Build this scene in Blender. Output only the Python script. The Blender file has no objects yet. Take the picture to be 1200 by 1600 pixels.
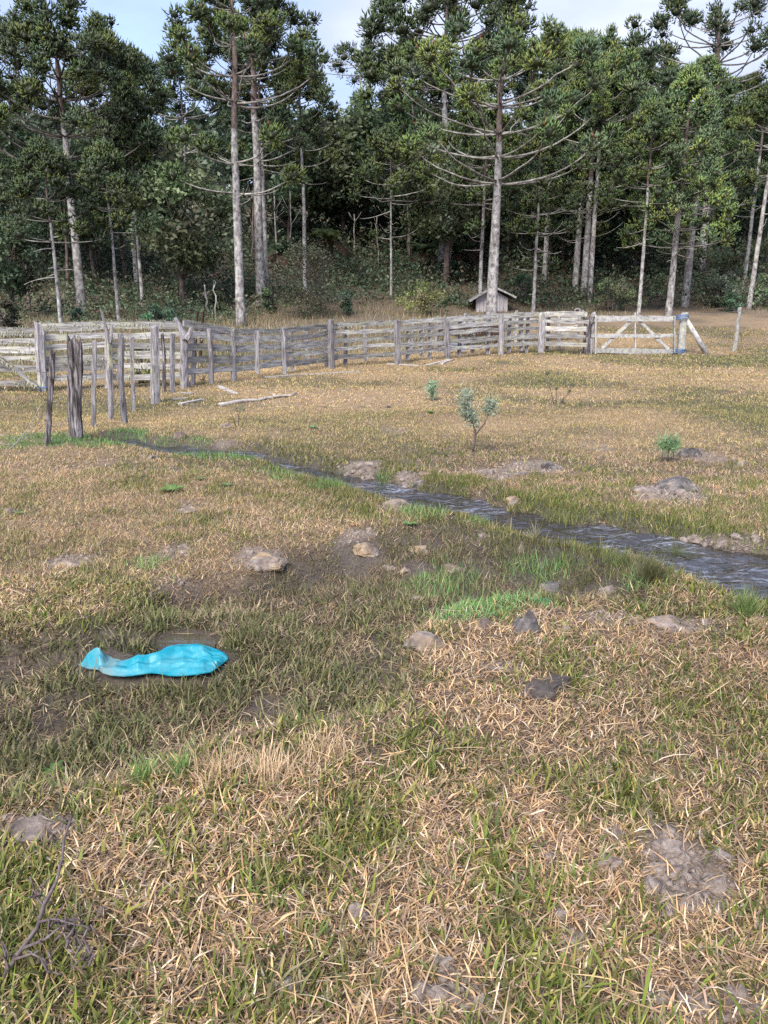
import bpy, math, random
import numpy as np
from mathutils import Vector, Matrix

# ------------------------------------------------------------------ camera, sky, sun, exposure
scene = bpy.context.scene
COL = scene.collection
R = math.radians
CAM_H = 1.6
PITCH = R(14.9)
FPX = 1202.0                       # focal length in photo pixels (1200 x 1600)
cam_d = bpy.data.cameras.new('camera')
cam = bpy.data.objects.new('camera', cam_d); COL.objects.link(cam)
cam.location = (0, 0, CAM_H)
cam.rotation_euler = (R(90) - PITCH, 0, 0)
cam_d.sensor_fit = 'VERTICAL'
cam_d.sensor_height = 24.0
cam_d.lens = 24.0 * FPX / 1600.0
cam_d.clip_start = 0.05
cam_d.clip_end = 2000
scene.camera = cam

SUN_EL, SUN_AZ = 46.0, 203.0       # degrees, azimuth clockwise from +Y: high, behind the camera to the left
world = bpy.data.worlds.new('World'); scene.world = world
world.use_nodes = True
wn, wl = world.node_tree.nodes, world.node_tree.links
wn.clear()
w_out = wn.new('ShaderNodeOutputWorld')
w_bg = wn.new('ShaderNodeBackground'); w_bg.inputs['Strength'].default_value = 0.12
w_sky = wn.new('ShaderNodeTexSky'); w_sky.sky_type = 'NISHITA'; w_sky.sun_disc = False
w_sky.sun_elevation = R(SUN_EL); w_sky.sun_rotation = R(SUN_AZ)
w_sky.air_density = 1.0; w_sky.dust_density = 1.0; w_sky.ozone_density = 2.2
w_tc = wn.new('ShaderNodeTexCoord')
w_map = wn.new('ShaderNodeMapping'); w_map.inputs['Scale'].default_value = (1.0, 1.0, 2.6)
w_map.inputs['Location'].default_value = (0.30, 0.0, 0.35)
w_noise = wn.new('ShaderNodeTexNoise'); w_noise.inputs['Scale'].default_value = 2.6
w_noise.inputs['Detail'].default_value = 6; w_noise.inputs['Roughness'].default_value = 0.52
w_ramp = wn.new('ShaderNodeValToRGB')
w_ramp.color_ramp.elements[0].position = 0.34; w_ramp.color_ramp.elements[0].color = (0.72,) * 3 + (1,)
w_ramp.color_ramp.elements[1].position = 0.56; w_ramp.color_ramp.elements[1].color = (1, 1, 1, 1)
w_ramp2 = wn.new('ShaderNodeValToRGB')          # thin lavender cloud to white cloud
w_ramp2.color_ramp.elements[0].position = 0.44; w_ramp2.color_ramp.elements[0].color = (.96, 1.18, 1.86, 1)
w_ramp2.color_ramp.elements[1].position = 0.70; w_ramp2.color_ramp.elements[1].color = (1.8, 1.95, 2.4, 1)
w_mix = wn.new('ShaderNodeMixRGB')
wl.new(w_noise.outputs['Fac'], w_ramp2.inputs['Fac']); wl.new(w_ramp2.outputs['Color'], w_mix.inputs['Color2'])
wl.new(w_tc.outputs['Generated'], w_map.inputs['Vector'])
wl.new(w_map.outputs['Vector'], w_noise.inputs['Vector'])
wl.new(w_noise.outputs['Fac'], w_ramp.inputs['Fac'])
wl.new(w_ramp.outputs['Color'], w_mix.inputs['Fac'])
wl.new(w_sky.outputs['Color'], w_mix.inputs['Color1'])
wl.new(w_mix.outputs['Color'], w_bg.inputs['Color'])
wl.new(w_bg.outputs['Background'], w_out.inputs['Surface'])

sun_d = bpy.data.lights.new('sun', 'SUN'); sun_d.energy = 1.5; sun_d.angle = R(32)
sun_d.color = (1.0, 0.95, 0.88)
sun = bpy.data.objects.new('sun', sun_d); COL.objects.link(sun)
_sd = Vector((math.sin(R(SUN_AZ)) * math.cos(R(SUN_EL)), math.cos(R(SUN_AZ)) * math.cos(R(SUN_EL)), math.sin(R(SUN_EL))))
sun.rotation_euler = _sd.to_track_quat('Z', 'Y').to_euler()

scene.view_settings.view_transform = 'Standard'
scene.view_settings.look = 'None'
scene.view_settings.exposure = 2.22
scene.view_settings.gamma = 1.0
scene.view_settings.use_curve_mapping = False
scene.render.engine = 'CYCLES'
scene.cycles.max_bounces = 6
scene.cycles.diffuse_bounces = 3
scene.cycles.transparent_max_bounces = 6
scene.cycles.use_denoising = False
scene.render.filter_size = 1.1

# ------------------------------------------------------------------ helpers: noise, meshes, tags
def hash2(ix, iy, seed):
    n = (ix.astype(np.int64) * 374761393 + iy.astype(np.int64) * 668265263 + seed * 1442695041) & 0x7fffffff
    n = ((n ^ (n >> 13)) * 1274126177) & 0x7fffffff
    n = n ^ (n >> 16)
    return (n & 0xffff) / 65535.0

def vnoise(x, y, seed=0):
    x = np.asarray(x, float); y = np.asarray(y, float)
    ix = np.floor(x); iy = np.floor(y); fx = x - ix; fy = y - iy
    fx = fx * fx * (3 - 2 * fx); fy = fy * fy * (3 - 2 * fy)
    a = hash2(ix, iy, seed); b = hash2(ix + 1, iy, seed); c = hash2(ix, iy + 1, seed); d = hash2(ix + 1, iy + 1, seed)
    return (a * (1 - fx) + b * fx) * (1 - fy) + (c * (1 - fx) + d * fx) * fy

def fbm(x, y, s, octv=3, seed=0):
    t = 0; amp = 1.0; tot = 0
    for i in range(octv):
        t = t + amp * vnoise(np.asarray(x) / s + 17.3 * i, np.asarray(y) / s + 9.1 * i, seed + i)
        tot += amp; amp *= 0.5; s *= 0.5
    return t / tot * 2 - 1

def sstep(a, b, x):
    t = np.clip((x - a) / (b - a), 0, 1)
    return t * t * (3 - 2 * t)

def mesh_np(name, V, F, mat=None, col=None, smooth=False, mats=None, midx=None):
    V = np.ascontiguousarray(V, np.float32); F = np.ascontiguousarray(F, np.int32)
    me = bpy.data.meshes.new(name)
    k = F.shape[1]; n = F.shape[0]
    me.vertices.add(len(V)); me.vertices.foreach_set('co', V.ravel())
    me.loops.add(n * k); me.loops.foreach_set('vertex_index', F.ravel())
    me.polygons.add(n)
    me.polygons.foreach_set('loop_start', np.arange(0, n * k, k, dtype=np.int32))
    if smooth: me.polygons.foreach_set('use_smooth', np.ones(n, bool))
    if col is not None:
        at = me.color_attributes.new('Col', 'FLOAT_COLOR', 'POINT')
        c4 = np.ones((len(V), 4), np.float32); c4[:, :3] = col
        at.data.foreach_set('color', c4.ravel())
    if mat: me.materials.append(mat)
    if mats:
        for m in mats: me.materials.append(m)
        me.polygons.foreach_set('material_index', np.asarray(midx, np.int32))
    me.update(calc_edges=True)
    return me

def obj(name, me, parent=None, loc=None, rot=None):
    o = bpy.data.objects.new(name, me); COL.objects.link(o)
    if parent: o.parent = parent
    if loc is not None: o.location = loc
    if rot is not None: o.rotation_euler = rot
    return o

def tag(o, label=None, cat=None, group=None, kind=None):
    if label: o['label'] = label
    if cat: o['category'] = cat
    if group: o['group'] = group
    if kind: o['kind'] = kind
    return o

def empty(name, loc, label, cat, group=None, rz=0):
    o = bpy.data.objects.new(name, None); COL.objects.link(o)
    o.empty_display_size = 0.2
    o.location = loc; o.rotation_euler = (0, 0, rz)
    return tag(o, label, cat, group)

def copy_tree(o, parent=None):
    c = o.copy(); COL.objects.link(c)
    if parent: c.parent = parent
    for ch in list(o.children): copy_tree(ch, c)
    return c

class MB:
    """collects quads and triangles into one mesh"""
    def __init__(s): s.v = []; s.f = []; s.n = 0; s.c = []
    def add(s, V, F, col=None):
        V = np.asarray(V, float)
        s.v.append(V); s.f += [tuple(int(i) + s.n for i in f) for f in F]; s.n += len(V)
        if col is not None: s.c.append(np.broadcast_to(np.asarray(col, float), (len(V), 3)))
    def mesh(s, name, mat, smooth=False):
        me = bpy.data.meshes.new(name)
        me.from_pydata(np.concatenate(s.v).tolist(), [], s.f)
        if smooth: me.polygons.foreach_set('use_smooth', [True] * len(me.polygons))
        if s.c:
            at = me.color_attributes.new('Col', 'FLOAT_COLOR', 'POINT')
            c4 = np.ones((s.n, 4), np.float32); c4[:, :3] = np.concatenate(s.c)
            at.data.foreach_set('color', c4.ravel())
        me.materials.append(mat); me.update()
        return me

def tube(pts, rad, sides=7, jit=0.0, rng=None, cap=True):
    pts = np.asarray(pts, float); rad = np.asarray(rad, float); n = len(pts)
    T = np.gradient(pts, axis=0); T /= np.linalg.norm(T, axis=1)[:, None] + 1e-9
    ref = np.array([0, 0, 1.0]) if abs(T[:, 2]).mean() < 0.8 else np.array([1.0, 0, 0])
    A = np.cross(T, ref); A /= np.linalg.norm(A, axis=1)[:, None] + 1e-9
    B = np.cross(T, A)
    a = np.linspace(0, 2 * math.pi, sides, endpoint=False)
    rr = rad[:, None] * np.ones((n, sides))
    if jit and rng is not None:
        rr = rr * (1 + jit * rng.normal(size=(1, sides)) + 0.5 * jit * rng.normal(size=(n, sides)))
    V = pts[:, None, :] + rr[..., None] * (np.cos(a)[None, :, None] * A[:, None, :] + np.sin(a)[None, :, None] * B[:, None, :])
    V = V.reshape(-1, 3); F = []
    for i in range(n - 1):
        for j in range(sides):
            k = (j + 1) % sides
            F.append((i * sides + j, i * sides + k, (i + 1) * sides + k, (i + 1) * sides + j))
    if cap:
        F.append(tuple(range(sides))[::-1]); F.append(tuple((n - 1) * sides + j for j in range(sides)))
    return V, F

# ------------------------------------------------------------------ photo pixel <-> place
cp, sp = math.cos(PITCH), math.sin(PITCH)
def ray(px, py):
    a = (px - 600.0) / FPX; b = (800.0 - py) / FPX
    return np.array([a, cp + b * sp, -sp + b * cp])
def at(px, py, Y):
    d = ray(px, py); t = Y / d[1]
    return np.array([0, 0, CAM_H]) + d * t
def flat(px, py, z=0.0):
    d = ray(px, py); t = (z - CAM_H) / d[2]
    return np.array([d[0] * t, d[1] * t])

# ------------------------------------------------------------------ terrain masks
up_b = [(168,685),(205,687),(245,694),(285,696),(330,700),(370,702),(405,707),(430,716),(470,726),(520,738),(560,744),(600,750),(650,763),(700,771),(760,785),(800,794),(850,806),(900,818),(950,824),(1000,831),(1050,839),(1100,849),(1150,858),(1200,864),(1320,876),(1600,896)]
lo_b = [(1600,1010),(1320,965),(1200,944),(1150,934),(1100,916),(1050,893),(1000,874),(950,862),(900,852),(850,842),(800,829),(760,812),(700,801),(650,793),(600,781),(560,763),(520,753),(470,742),(430,725),(405,718),(370,714),(330,713),(285,713),(245,706),(205,698),(168,691)]
STREAM = np.array([flat(x, y, -0.05) for x, y in up_b + lo_b])
WET = np.array([flat(x, y) for x, y in [(-300,1290),(0,1235),(130,1228),(270,1195),(330,1165),(430,1145),(560,1130),(625,1095),(640,1060),(620,1010),(640,965),(720,945),(830,930),(960,930),(1040,950),(1000,880),(900,860),(800,840),(700,815),(600,830),(480,860),(400,905),(310,905),(240,950),(120,985),(0,1000),(-300,1010)]])
def sdist(poly, X, Y):
    n = len(poly); d2 = np.full(X.shape, 1e9); ins = np.zeros(X.shape, bool)
    for i in range(n):
        ax, ay = poly[i]; bx, by = poly[(i + 1) % n]
        ex, ey = bx - ax, by - ay
        t = np.clip(((X - ax) * ex + (Y - ay) * ey) / (ex * ex + ey * ey), 0, 1)
        d2 = np.minimum(d2, (X - ax - t * ex) ** 2 + (Y - ay - t * ey) ** 2)
        c = ((ay > Y) != (by > Y)) & (X < ex * (Y - ay) / (ey if abs(ey) > 1e-12 else 1e-12) + ax)
        ins ^= c
    return np.where(ins, -1, 1) * np.sqrt(d2)
GX0, GX1, GY0, GY1, GS = -9.0, 11.0, 0.0, 14.0, 0.04
_gx = np.arange(GX0, GX1 + GS, GS); _gy = np.arange(GY0, GY1 + GS, GS)
_mx, _my = np.meshgrid(_gx, _gy)
G_STREAM = sdist(STREAM, _mx, _my)
G_STREAM = G_STREAM + 0.10 * fbm(_mx, _my, 0.45, 3, 5)
G_WET = sdist(WET, _mx, _my) + 0.16 * fbm(_mx, _my, 0.6, 3, 8)
POOLS = []       # small pools: centre x, y, radius x, radius y
for px, py, wx, wy in [(287, 990, 48, 15)]:
    c = flat(px, py); a = flat(px + wx, py); b = flat(px, py - wy)
    POOLS.append((c[0], c[1], abs(a[0] - c[0]), abs(b[1] - c[1])))
G_POOL = np.full(_mx.shape, 9.0)
for x, y, rx, ry in POOLS:
    q = np.sqrt(((_mx - x) / rx) ** 2 + ((_my - y) / ry) ** 2)
    G_POOL = np.minimum(G_POOL, (q - 1) * min(rx, ry) + 0.05 * fbm(_mx, _my, 0.3, 2, 3))
def look(G, x, y, default=9.0):
    x = np.asarray(x, float); y = np.asarray(y, float)
    u = (x - GX0) / GS; v = (y - GY0) / GS
    out = (u < 0) | (v < 0) | (u >= G.shape[1] - 1.001) | (v >= G.shape[0] - 1.001)
    u = np.clip(u, 0, G.shape[1] - 1.001); v = np.clip(v, 0, G.shape[0] - 1.001)
    i = u.astype(int); j = v.astype(int); fu = u - i; fv = v - j
    r = (G[j, i] * (1 - fu) + G[j, i + 1] * fu) * (1 - fv) + (G[j + 1, i] * (1 - fu) + G[j + 1, i + 1] * fu) * fv
    return np.where(out, default, r)
RISE_Y = [0, 22, 26, 28, 30, 33, 37, 40, 43, 46, 50, 55, 80, 110, 160, 3000]
RISE_Z = [0, 0, .05, .18, .42, .8, 1.1, 1.4, 1.9, 2.7, 3.7, 4.9, 11.5, 17, 20, 20]
def rise(y):
    y = np.asarray(y, float)
    return sum(np.interp(y + o, RISE_Y, RISE_Z) for o in (-2, -1, 0, 1, 2)) / 5
# bare patches / clod patches (photo px centre, px half sizes, strength)
BARE = [(1065,1350,105,62,1.0),(1140,1570,120,30,.8),(690,1545,70,40,.8),(60,1285,75,32,.9),(450,1540,40,18,.6),(900,1470,40,22,.6),
        (560,845,42,20,.9),(655,856,30,11,.9),(405,868,50,16,.9),(115,875,40,14,.8),(275,862,28,12,.7),(290,793,20,8,.8),(570,727,34,12,.9),
        (640,745,30,9,.8),(770,738,40,9,.8),(840,728,45,10,.8),(1040,765,70,16,.9),(1090,708,40,12,.8),(270,905,30,12,.5),(780,1048,30,8,.7),
        (960,965,60,14,.7),(1060,975,60,14,.8),(1160,965,40,10,.7),(620,790,35,8,.7),(1100,840,40,10,.7),(150,1190,36,8,.6),(220,1082,60,12,.6),
        (420,1075,36,18,.7),(330,1130,44,9,.7),(1150,842,40,8,.7),(350,690,20,6,.6),(930,690,30,7,.4),(610,668,25,6,.5),(180,985,40,8,.5)]
_gb = np.zeros(_mx.shape)
for px, py, wx, wy, s in BARE:
    c = flat(px, py); a = flat(px + wx, py); b = flat(px, py - wy)
    q = np.sqrt(((_mx - c[0]) / abs(a[0] - c[0])) ** 2 + ((_my - c[1]) / abs(b[1] - c[1])) ** 2)
    _gb = np.maximum(_gb, s * sstep(1.05, 0.70, q + 0.55 * fbm(_mx, _my, 0.22, 3, 21)))
G_BARE = _gb
# lush green patches
LUSH = [(250,690,40,7,.9),(150,694,50,9,.9),(310,712,40,6,.9),(450,742,30,7,.7),(590,740,20,5,.7),(225,1212,16,18,1),(283,1202,14,16,1),(760,935,80,20,1),(730,962,60,14,.9),(190,682,40,12,1),(110,692,50,10,.9),(385,712,32,7,1),
        (540,733,18,6,1),(520,757,30,7,.9),(330,715,30,6,.8),(745,815,20,6,.8),(690,880,60,22,.6),(840,870,60,14,.6),(230,880,25,10,.7),
        (660,800,40,10,.6),(60,690,60,12,.7),(430,735,25,6,.8),(1000,905,60,12,.6),(360,705,25,5,.8),(850,945,30,9,.9),(300,690,30,6,.6)]
_gl = np.zeros(_mx.shape)
for px, py, wx, wy, s in LUSH:
    c = flat(px, py); a = flat(px + wx, py); b = flat(px, py - wy)
    q = np.sqrt(((_mx - c[0]) / abs(a[0] - c[0])) ** 2 + ((_my - c[1]) / abs(b[1] - c[1])) ** 2)
    _gl = np.maximum(_gl, s * sstep(1.3, 0.6, q + 0.3 * fbm(_mx, _my, 0.3, 2, 31)))
G_LUSH = _gl

def H(x, y):
    x = np.asarray(x, float); y = np.asarray(y, float)
    z = rise(y)
    st = look(G_STREAM, x, y); wt = look(G_WET, x, y); pl = look(G_POOL, x, y)
    calm = sstep(0.0, 0.9, st) * sstep(0.0, 0.5, pl)
    hill = sstep(34, 48, y)
    z = z + (0.085 * fbm(x, y, 3.1, 2, 1) + 0.032 * fbm(x, y, 0.7, 3, 2) + 0.006 * fbm(x, y, 0.16, 2, 4)) * calm
    z = z + hill * (0.35 * fbm(x, y, 7.0, 3, 6))
    z = z - 0.13 * sstep(0.12, -0.18, wt) * calm
    z = z + 0.035 * fbm(x, y, 0.30, 2, 12) * sstep(0.1, -0.2, wt) * calm
    z = z - 0.17 * sstep(0.22, -0.16, st)
    z = z - 0.09 * sstep(0.16, -0.10, pl)
    return z
def ground(px, py):
    d = ray(px, py); t = np.linspace(1.2, 130, 9000)
    p = np.array([0, 0, CAM_H]) + t[:, None] * d
    under = p[:, 2] < H(p[:, 0], p[:, 1])
    i = int(np.argmax(under)) if under.any() else 4000
    q = p[i]
    return np.array([q[0], q[1], float(H(q[0], q[1]))])
def Hs(x, y): return float(H(x, y))

# ------------------------------------------------------------------ materials
def new_mat(name):
    m = bpy.data.materials.new(name); m.use_nodes = True
    n = m.node_tree.nodes; l = m.node_tree.links
    b = n['Principled BSDF']
    return m, n, l, b
def ramp_node(n, stops):
    r = n.new('ShaderNodeValToRGB'); e = r.color_ramp.elements
    while len(e) > 1: e.remove(e[0])
    e[0].position = stops[0][0]; e[0].color = (*stops[0][1], 1)
    for p, c in stops[1:]:
        k = e.new(p); k.color = (*c, 1)
    return r
def mat_leaf(name, trans=0.3, rough=0.55, spec=0.3, var=0.25):
    m, n, l, b = new_mat(name)
    a = n.new('ShaderNodeAttribute'); a.attribute_name = 'Col'
    oi = n.new('ShaderNodeObjectInfo')
    mr = n.new('ShaderNodeMapRange'); mr.inputs['To Min'].default_value = 1 - var; mr.inputs['To Max'].default_value = 1 + var
    l.new(oi.outputs['Random'], mr.inputs['Value'])
    mul = n.new('ShaderNodeMixRGB'); mul.blend_type = 'MULTIPLY'; mul.inputs['Fac'].default_value = 1
    l.new(a.outputs['Color'], mul.inputs['Color1']); l.new(mr.outputs['Result'], mul.inputs['Color2'])
    l.new(mul.outputs['Color'], b.inputs['Base Color'])
    b.inputs['Roughness'].default_value = rough; b.inputs['Specular IOR Level'].default_value = spec
    t = n.new('ShaderNodeBsdfTranslucent'); l.new(mul.outputs['Color'], t.inputs['Color'])
    mx = n.new('ShaderNodeMixShader'); mx.inputs['Fac'].default_value = trans
    l.new(b.outputs['BSDF'], mx.inputs[1]); l.new(t.outputs['BSDF'], mx.inputs[2])
    l.new(mx.outputs['Shader'], n['Material Output'].inputs['Surface'])
    return m
def mat_noise(name, stops, scale=(1, 1, 1), nscale=5, detail=6, rough=0.85, bump=0.3, bdist=0.02, stops2=None, n2=1.5, fac2=(0.45, 0.6), coord='Object', spec=0.3, distort=0.0, tonevar=0.0):
    m, n, l, b = new_mat(name)
    tc = n.new('ShaderNodeTexCoord'); mp = n.new('ShaderNodeMapping'); mp.inputs['Scale'].default_value = scale
    oi = n.new('ShaderNodeObjectInfo')
    add = n.new('ShaderNodeVectorMath'); add.operation = 'MULTIPLY_ADD'
    add.inputs[1].default_value = (37, 53, 71)
    l.new(oi.outputs['Random'], add.inputs[0]); l.new(tc.outputs[coord], add.inputs[2])
    l.new(add.outputs['Vector'], mp.inputs['Vector'])
    no = n.new('ShaderNodeTexNoise'); no.inputs['Scale'].default_value = nscale; no.inputs['Detail'].default_value = detail
    no.inputs['Roughness'].default_value = 0.65; no.inputs['Distortion'].default_value = distort
    l.new(mp.outputs['Vector'], no.inputs['Vector'])
    r = ramp_node(n, stops); l.new(no.outputs['Fac'], r.inputs['Fac'])
    out = r.outputs['Color']
    if stops2:
        no2 = n.new('ShaderNodeTexNoise'); no2.inputs['Scale'].default_value = n2; no2.inputs['Detail'].default_value = 8
        no2.inputs['Roughness'].default_value = 0.7
        l.new(add.outputs['Vector'], no2.inputs['Vector'])
        mr = n.new('ShaderNodeMapRange'); mr.inputs['From Min'].default_value = fac2[0]; mr.inputs['From Max'].default_value = fac2[1]
        l.new(no2.outputs['Fac'], mr.inputs['Value'])
        r2 = ramp_node(n, stops2)
        l.new(no.outputs['Fac'], r2.inputs['Fac'])
        mx = n.new('ShaderNodeMixRGB'); l.new(mr.outputs['Result'], mx.inputs['Fac'])
        l.new(out, mx.inputs['Color1']); l.new(r2.outputs['Color'], mx.inputs['Color2'])
        out = mx.outputs['Color']
    if tonevar:
        tv = n.new('ShaderNodeMapRange'); tv.inputs['To Min'].default_value = 1 - tonevar; tv.inputs['To Max'].default_value = 1 + tonevar * .5
        l.new(oi.outputs['Random'], tv.inputs['Value'])
        mt = n.new('ShaderNodeMixRGB'); mt.blend_type = 'MULTIPLY'; mt.inputs['Fac'].default_value = 1
        l.new(out, mt.inputs['Color1']); l.new(tv.outputs['Result'], mt.inputs['Color2']); out = mt.outputs['Color']
    l.new(out, b.inputs['Base Color'])
    b.inputs['Roughness'].default_value = rough; b.inputs['Specular IOR Level'].default_value = spec
    if bump:
        bp = n.new('ShaderNodeBump'); bp.inputs['Strength'].default_value = bump; bp.inputs['Distance'].default_value = bdist
        l.new(no.outputs['Fac'], bp.inputs['Height']); l.new(bp.outputs['Normal'], b.inputs['Normal'])
    return m

M_GRASS = mat_leaf('grass_blades', 0.25, 0.6, 0.25, 0.0)
M_NEEDLE = mat_leaf('araucaria_needles', 0.12, 0.5, 0.35, 0.18)
M_LEAF = mat_leaf('broad_leaves', 0.25, 0.5, 0.35, 0.22)
M_FERN = mat_leaf('fern_fronds', 0.3, 0.55, 0.3, 0.1)
M_BARK = mat_noise('lichen_bark', [(.30, (.05, .042, .04)), (.40, (.16, .145, .145)), (.50, (.29, .27, .265)), (.60, (.42, .41, .385)), (.70, (.55, .55, .51))],
                   (1, 1, .7), 7, 10, .95, .6, .03, [(.3, (.07, .055, .045)), (.6, (.20, .165, .14)), (.75, (.33, .30, .27))], 1.2, (.54, .68))
M_BARK_RED = mat_noise('reddish_bark', [(.3, (.05, .035, .032)), (.5, (.13, .095, .085)), (.65, (.22, .17, .155)), (.75, (.34, .31, .28))], (1, 1, .6), 6, 10, .95, .5, .03)
M_LIMB = mat_noise('limb_bark', [(.35, (.10, .085, .075)), (.5, (.24, .22, .20)), (.62, (.42, .41, .37)), (.75, (.55, .55, .49))], (1, 1, 1), 3.5, 8, .95, .4, .02)
M_LIMB_DARK = mat_noise('dark_limb_bark', [(.35, (.05, .04, .035)), (.5, (.10, .085, .075)), (.65, (.20, .18, .16))], (1, 1, 1), 3.5, 8, .95, .4, .02)
M_WOOD = mat_noise('weathered_post_wood', [(.28, (.045, .04, .04)), (.40, (.15, .135, .14)), (.50, (.27, .25, .26)), (.62, (.39, .37, .375)), (.75, (.52, .50, .50))],
                   (6, 6, .55), 5, 8, .9, .9, .03, [(.3, (.19, .19, .12)), (.5, (.40, .40, .28)), (.65, (.55, .54, .40))], 2.6, (.56, .66), tonevar=.35)
M_WOOD_DARK = mat_noise('charred_post_wood', [(.32, (.02, .017, .016)), (.46, (.07, .058, .055)), (.56, (.22, .195, .195)), (.68, (.46, .43, .44))], (6, 6, .5), 5, 8, .9, .9, .03)
M_RAIL = mat_noise('weathered_rail_wood', [(.28, (.05, .042, .04)), (.40, (.20, .185, .18)), (.52, (.36, .345, .335)), (.64, (.50, .49, .47)), (.75, (.62, .61, .58))],
                   (.5, 5, 5), 5, 8, .9, .8, .02, [(.3, (.20, .20, .13)), (.5, (.43, .42, .32)), (.65, (.58, .57, .46))], 3.0, (.50, .64), tonevar=.40)
M_GATE = mat_noise('pale_gate_wood', [(.28, (.13, .12, .115)), (.40, (.27, .26, .25)), (.55, (.41, .40, .385)), (.7, (.52, .51, .48))], (2, 2, 2), 5, 8, .9, .5, .01,
                   [(.3, (.30, .29, .20)), (.6, (.50, .48, .36))], 3.0, (.52, .66), tonevar=.30)
M_BROWN = mat_noise('dark_brown_timber', [(.3, (.02, .013, .01)), (.6, (.065, .042, .03)), (.75, (.11, .08, .06))], (4, 4, .6), 4, 6, .9, .5, .02)
M_BLUEWOOD = mat_noise('blue_grey_board', [(.3, (.16, .19, .26)), (.6, (.27, .32, .42)), (.75, (.38, .42, .5))], (.6, 4, 4), 4, 6, .8, .4, .01)
M_PLANK = mat_noise('fallen_plank_wood', [(.3, (.16, .13, .12)), (.5, (.38, .34, .31)), (.7, (.60, .55, .51))], (.6, 5, 5), 5, 8, .9, .6, .02)
M_SHEDWALL = mat_noise('shed_board_wood', [(.3, (.20, .17, .17)), (.5, (.42, .375, .375)), (.7, (.56, .52, .51))], (5, 5, .5), 5, 8, .9, .6, .02)
M_SHEDROOF = mat_noise('shed_roof_wood', [(.3, (.07, .065, .065)), (.5, (.17, .165, .16)), (.7, (.32, .31, .30))], (1, 1, 1), 5, 8, .8, .6, .02)
M_ROCK_PALE = mat_noise('pale_stone', [(.30, (.07, .055, .05)), (.45, (.165, .13, .112)), (.58, (.25, .205, .18)), (.7, (.36, .31, .275))], (1, 1, 1), 14, 12, .95, 1.0, .03,
                        [(.3, (.16, .10, .055)), (.6, (.40, .29, .17))], 4, (.5, .62))
M_ROCK_DARK = mat_noise('dark_stone', [(.30, (.035, .03, .03)), (.45, (.085, .075, .075)), (.60, (.16, .145, .14)), (.72, (.34, .32, .30))], (1, 1, 1), 15, 12, .9, 1.0, .03,
                        [(.3, (.13, .10, .08)), (.6, (.30, .25, .21))], 3.5, (.55, .68))
M_DUNG = mat_noise('dark_earth_lump', [(.3, (.03, .024, .022)), (.5, (.075, .062, .056)), (.7, (.15, .13, .12))], (1, 1, 1), 16, 10, .95, 1.0, .02)
M_CLOD = mat_noise('dry_soil_clod', [(.3, (.09, .07, .06)), (.5, (.23, .185, .16)), (.7, (.37, .315, .275))], (1, 1, 1), 30, 12, .98, 1.0, .02)
M_WIRE = mat_noise('rusty_wire', [(.3, (.12, .11, .11)), (.7, (.30, .29, .29))], (1, 1, 1), 8, 3, .6, 0)
M_ROPE = mat_noise('blue_rope', [(.3, (.05, .12, .26)), (.7, (.12, .22, .40))], (1, 1, 1), 30, 4, .7, .4, .004)
M_TWIG = mat_noise('dead_twig_bark', [(.3, (.05, .038, .038)), (.55, (.13, .10, .10)), (.75, (.28, .24, .22))], (1, 1, 1), 30, 6, .9, .5, .003)

def mat_ground():
    m, n, l, b = new_mat('pasture_soil')
    a = n.new('ShaderNodeAttribute'); a.attribute_name = 'Col'
    w = n.new('ShaderNodeAttribute'); w.attribute_name = 'wetness'
    tc = n.new('ShaderNodeTexCoord')
    no = n.new('ShaderNodeTexNoise'); no.inputs['Scale'].default_value = 55; no.inputs['Detail'].default_value = 10; no.inputs['Roughness'].default_value = .7
    l.new(tc.outputs['Object'], no.inputs['Vector'])
    no2 = n.new('ShaderNodeTexNoise'); no2.inputs['Scale'].default_value = 6; no2.inputs['Detail'].default_value = 8; no2.inputs['Roughness'].default_value = .7
    l.new(tc.outputs['Object'], no2.inputs['Vector'])
    r = ramp_node(n, [(.3, (.45,) * 3), (.5, (1.0,) * 3), (.7, (1.5,) * 3)])
    l.new(no.outputs['Fac'], r.inputs['Fac'])
    r2 = ramp_node(n, [(.3, (.7, .68, .66)), (.7, (1.25, 1.25, 1.22))])
    l.new(no2.outputs['Fac'], r2.inputs['Fac'])
    m1 = n.new('ShaderNodeMixRGB'); m1.blend_type = 'MULTIPLY'; m1.inputs['Fac'].default_value = 1
    m2 = n.new('ShaderNodeMixRGB'); m2.blend_type = 'MULTIPLY'; m2.inputs['Fac'].default_value = 1
    l.new(a.outputs['Color'], m1.inputs['Color1']); l.new(r.outputs['Color'], m1.inputs['Color2'])
    l.new(m1.outputs['Color'], m2.inputs['Color1']); l.new(r2.outputs['Color'], m2.inputs['Color2'])
    l.new(m2.outputs['Color'], b.inputs['Base Color'])
    mr = n.new('ShaderNodeMapRange'); mr.inputs['To Min'].default_value = .95; mr.inputs['To Max'].default_value = .32
    l.new(w.outputs['Fac'], mr.inputs['Value']); l.new(mr.outputs['Result'], b.inputs['Roughness'])
    bp = n.new('ShaderNodeBump'); bp.inputs['Strength'].default_value = .9; bp.inputs['Distance'].default_value = .02
    l.new(no.outputs['Fac'], bp.inputs['Height']); l.new(bp.outputs['Normal'], b.inputs['Normal'])
    return m
M_GROUND = mat_ground()

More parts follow.
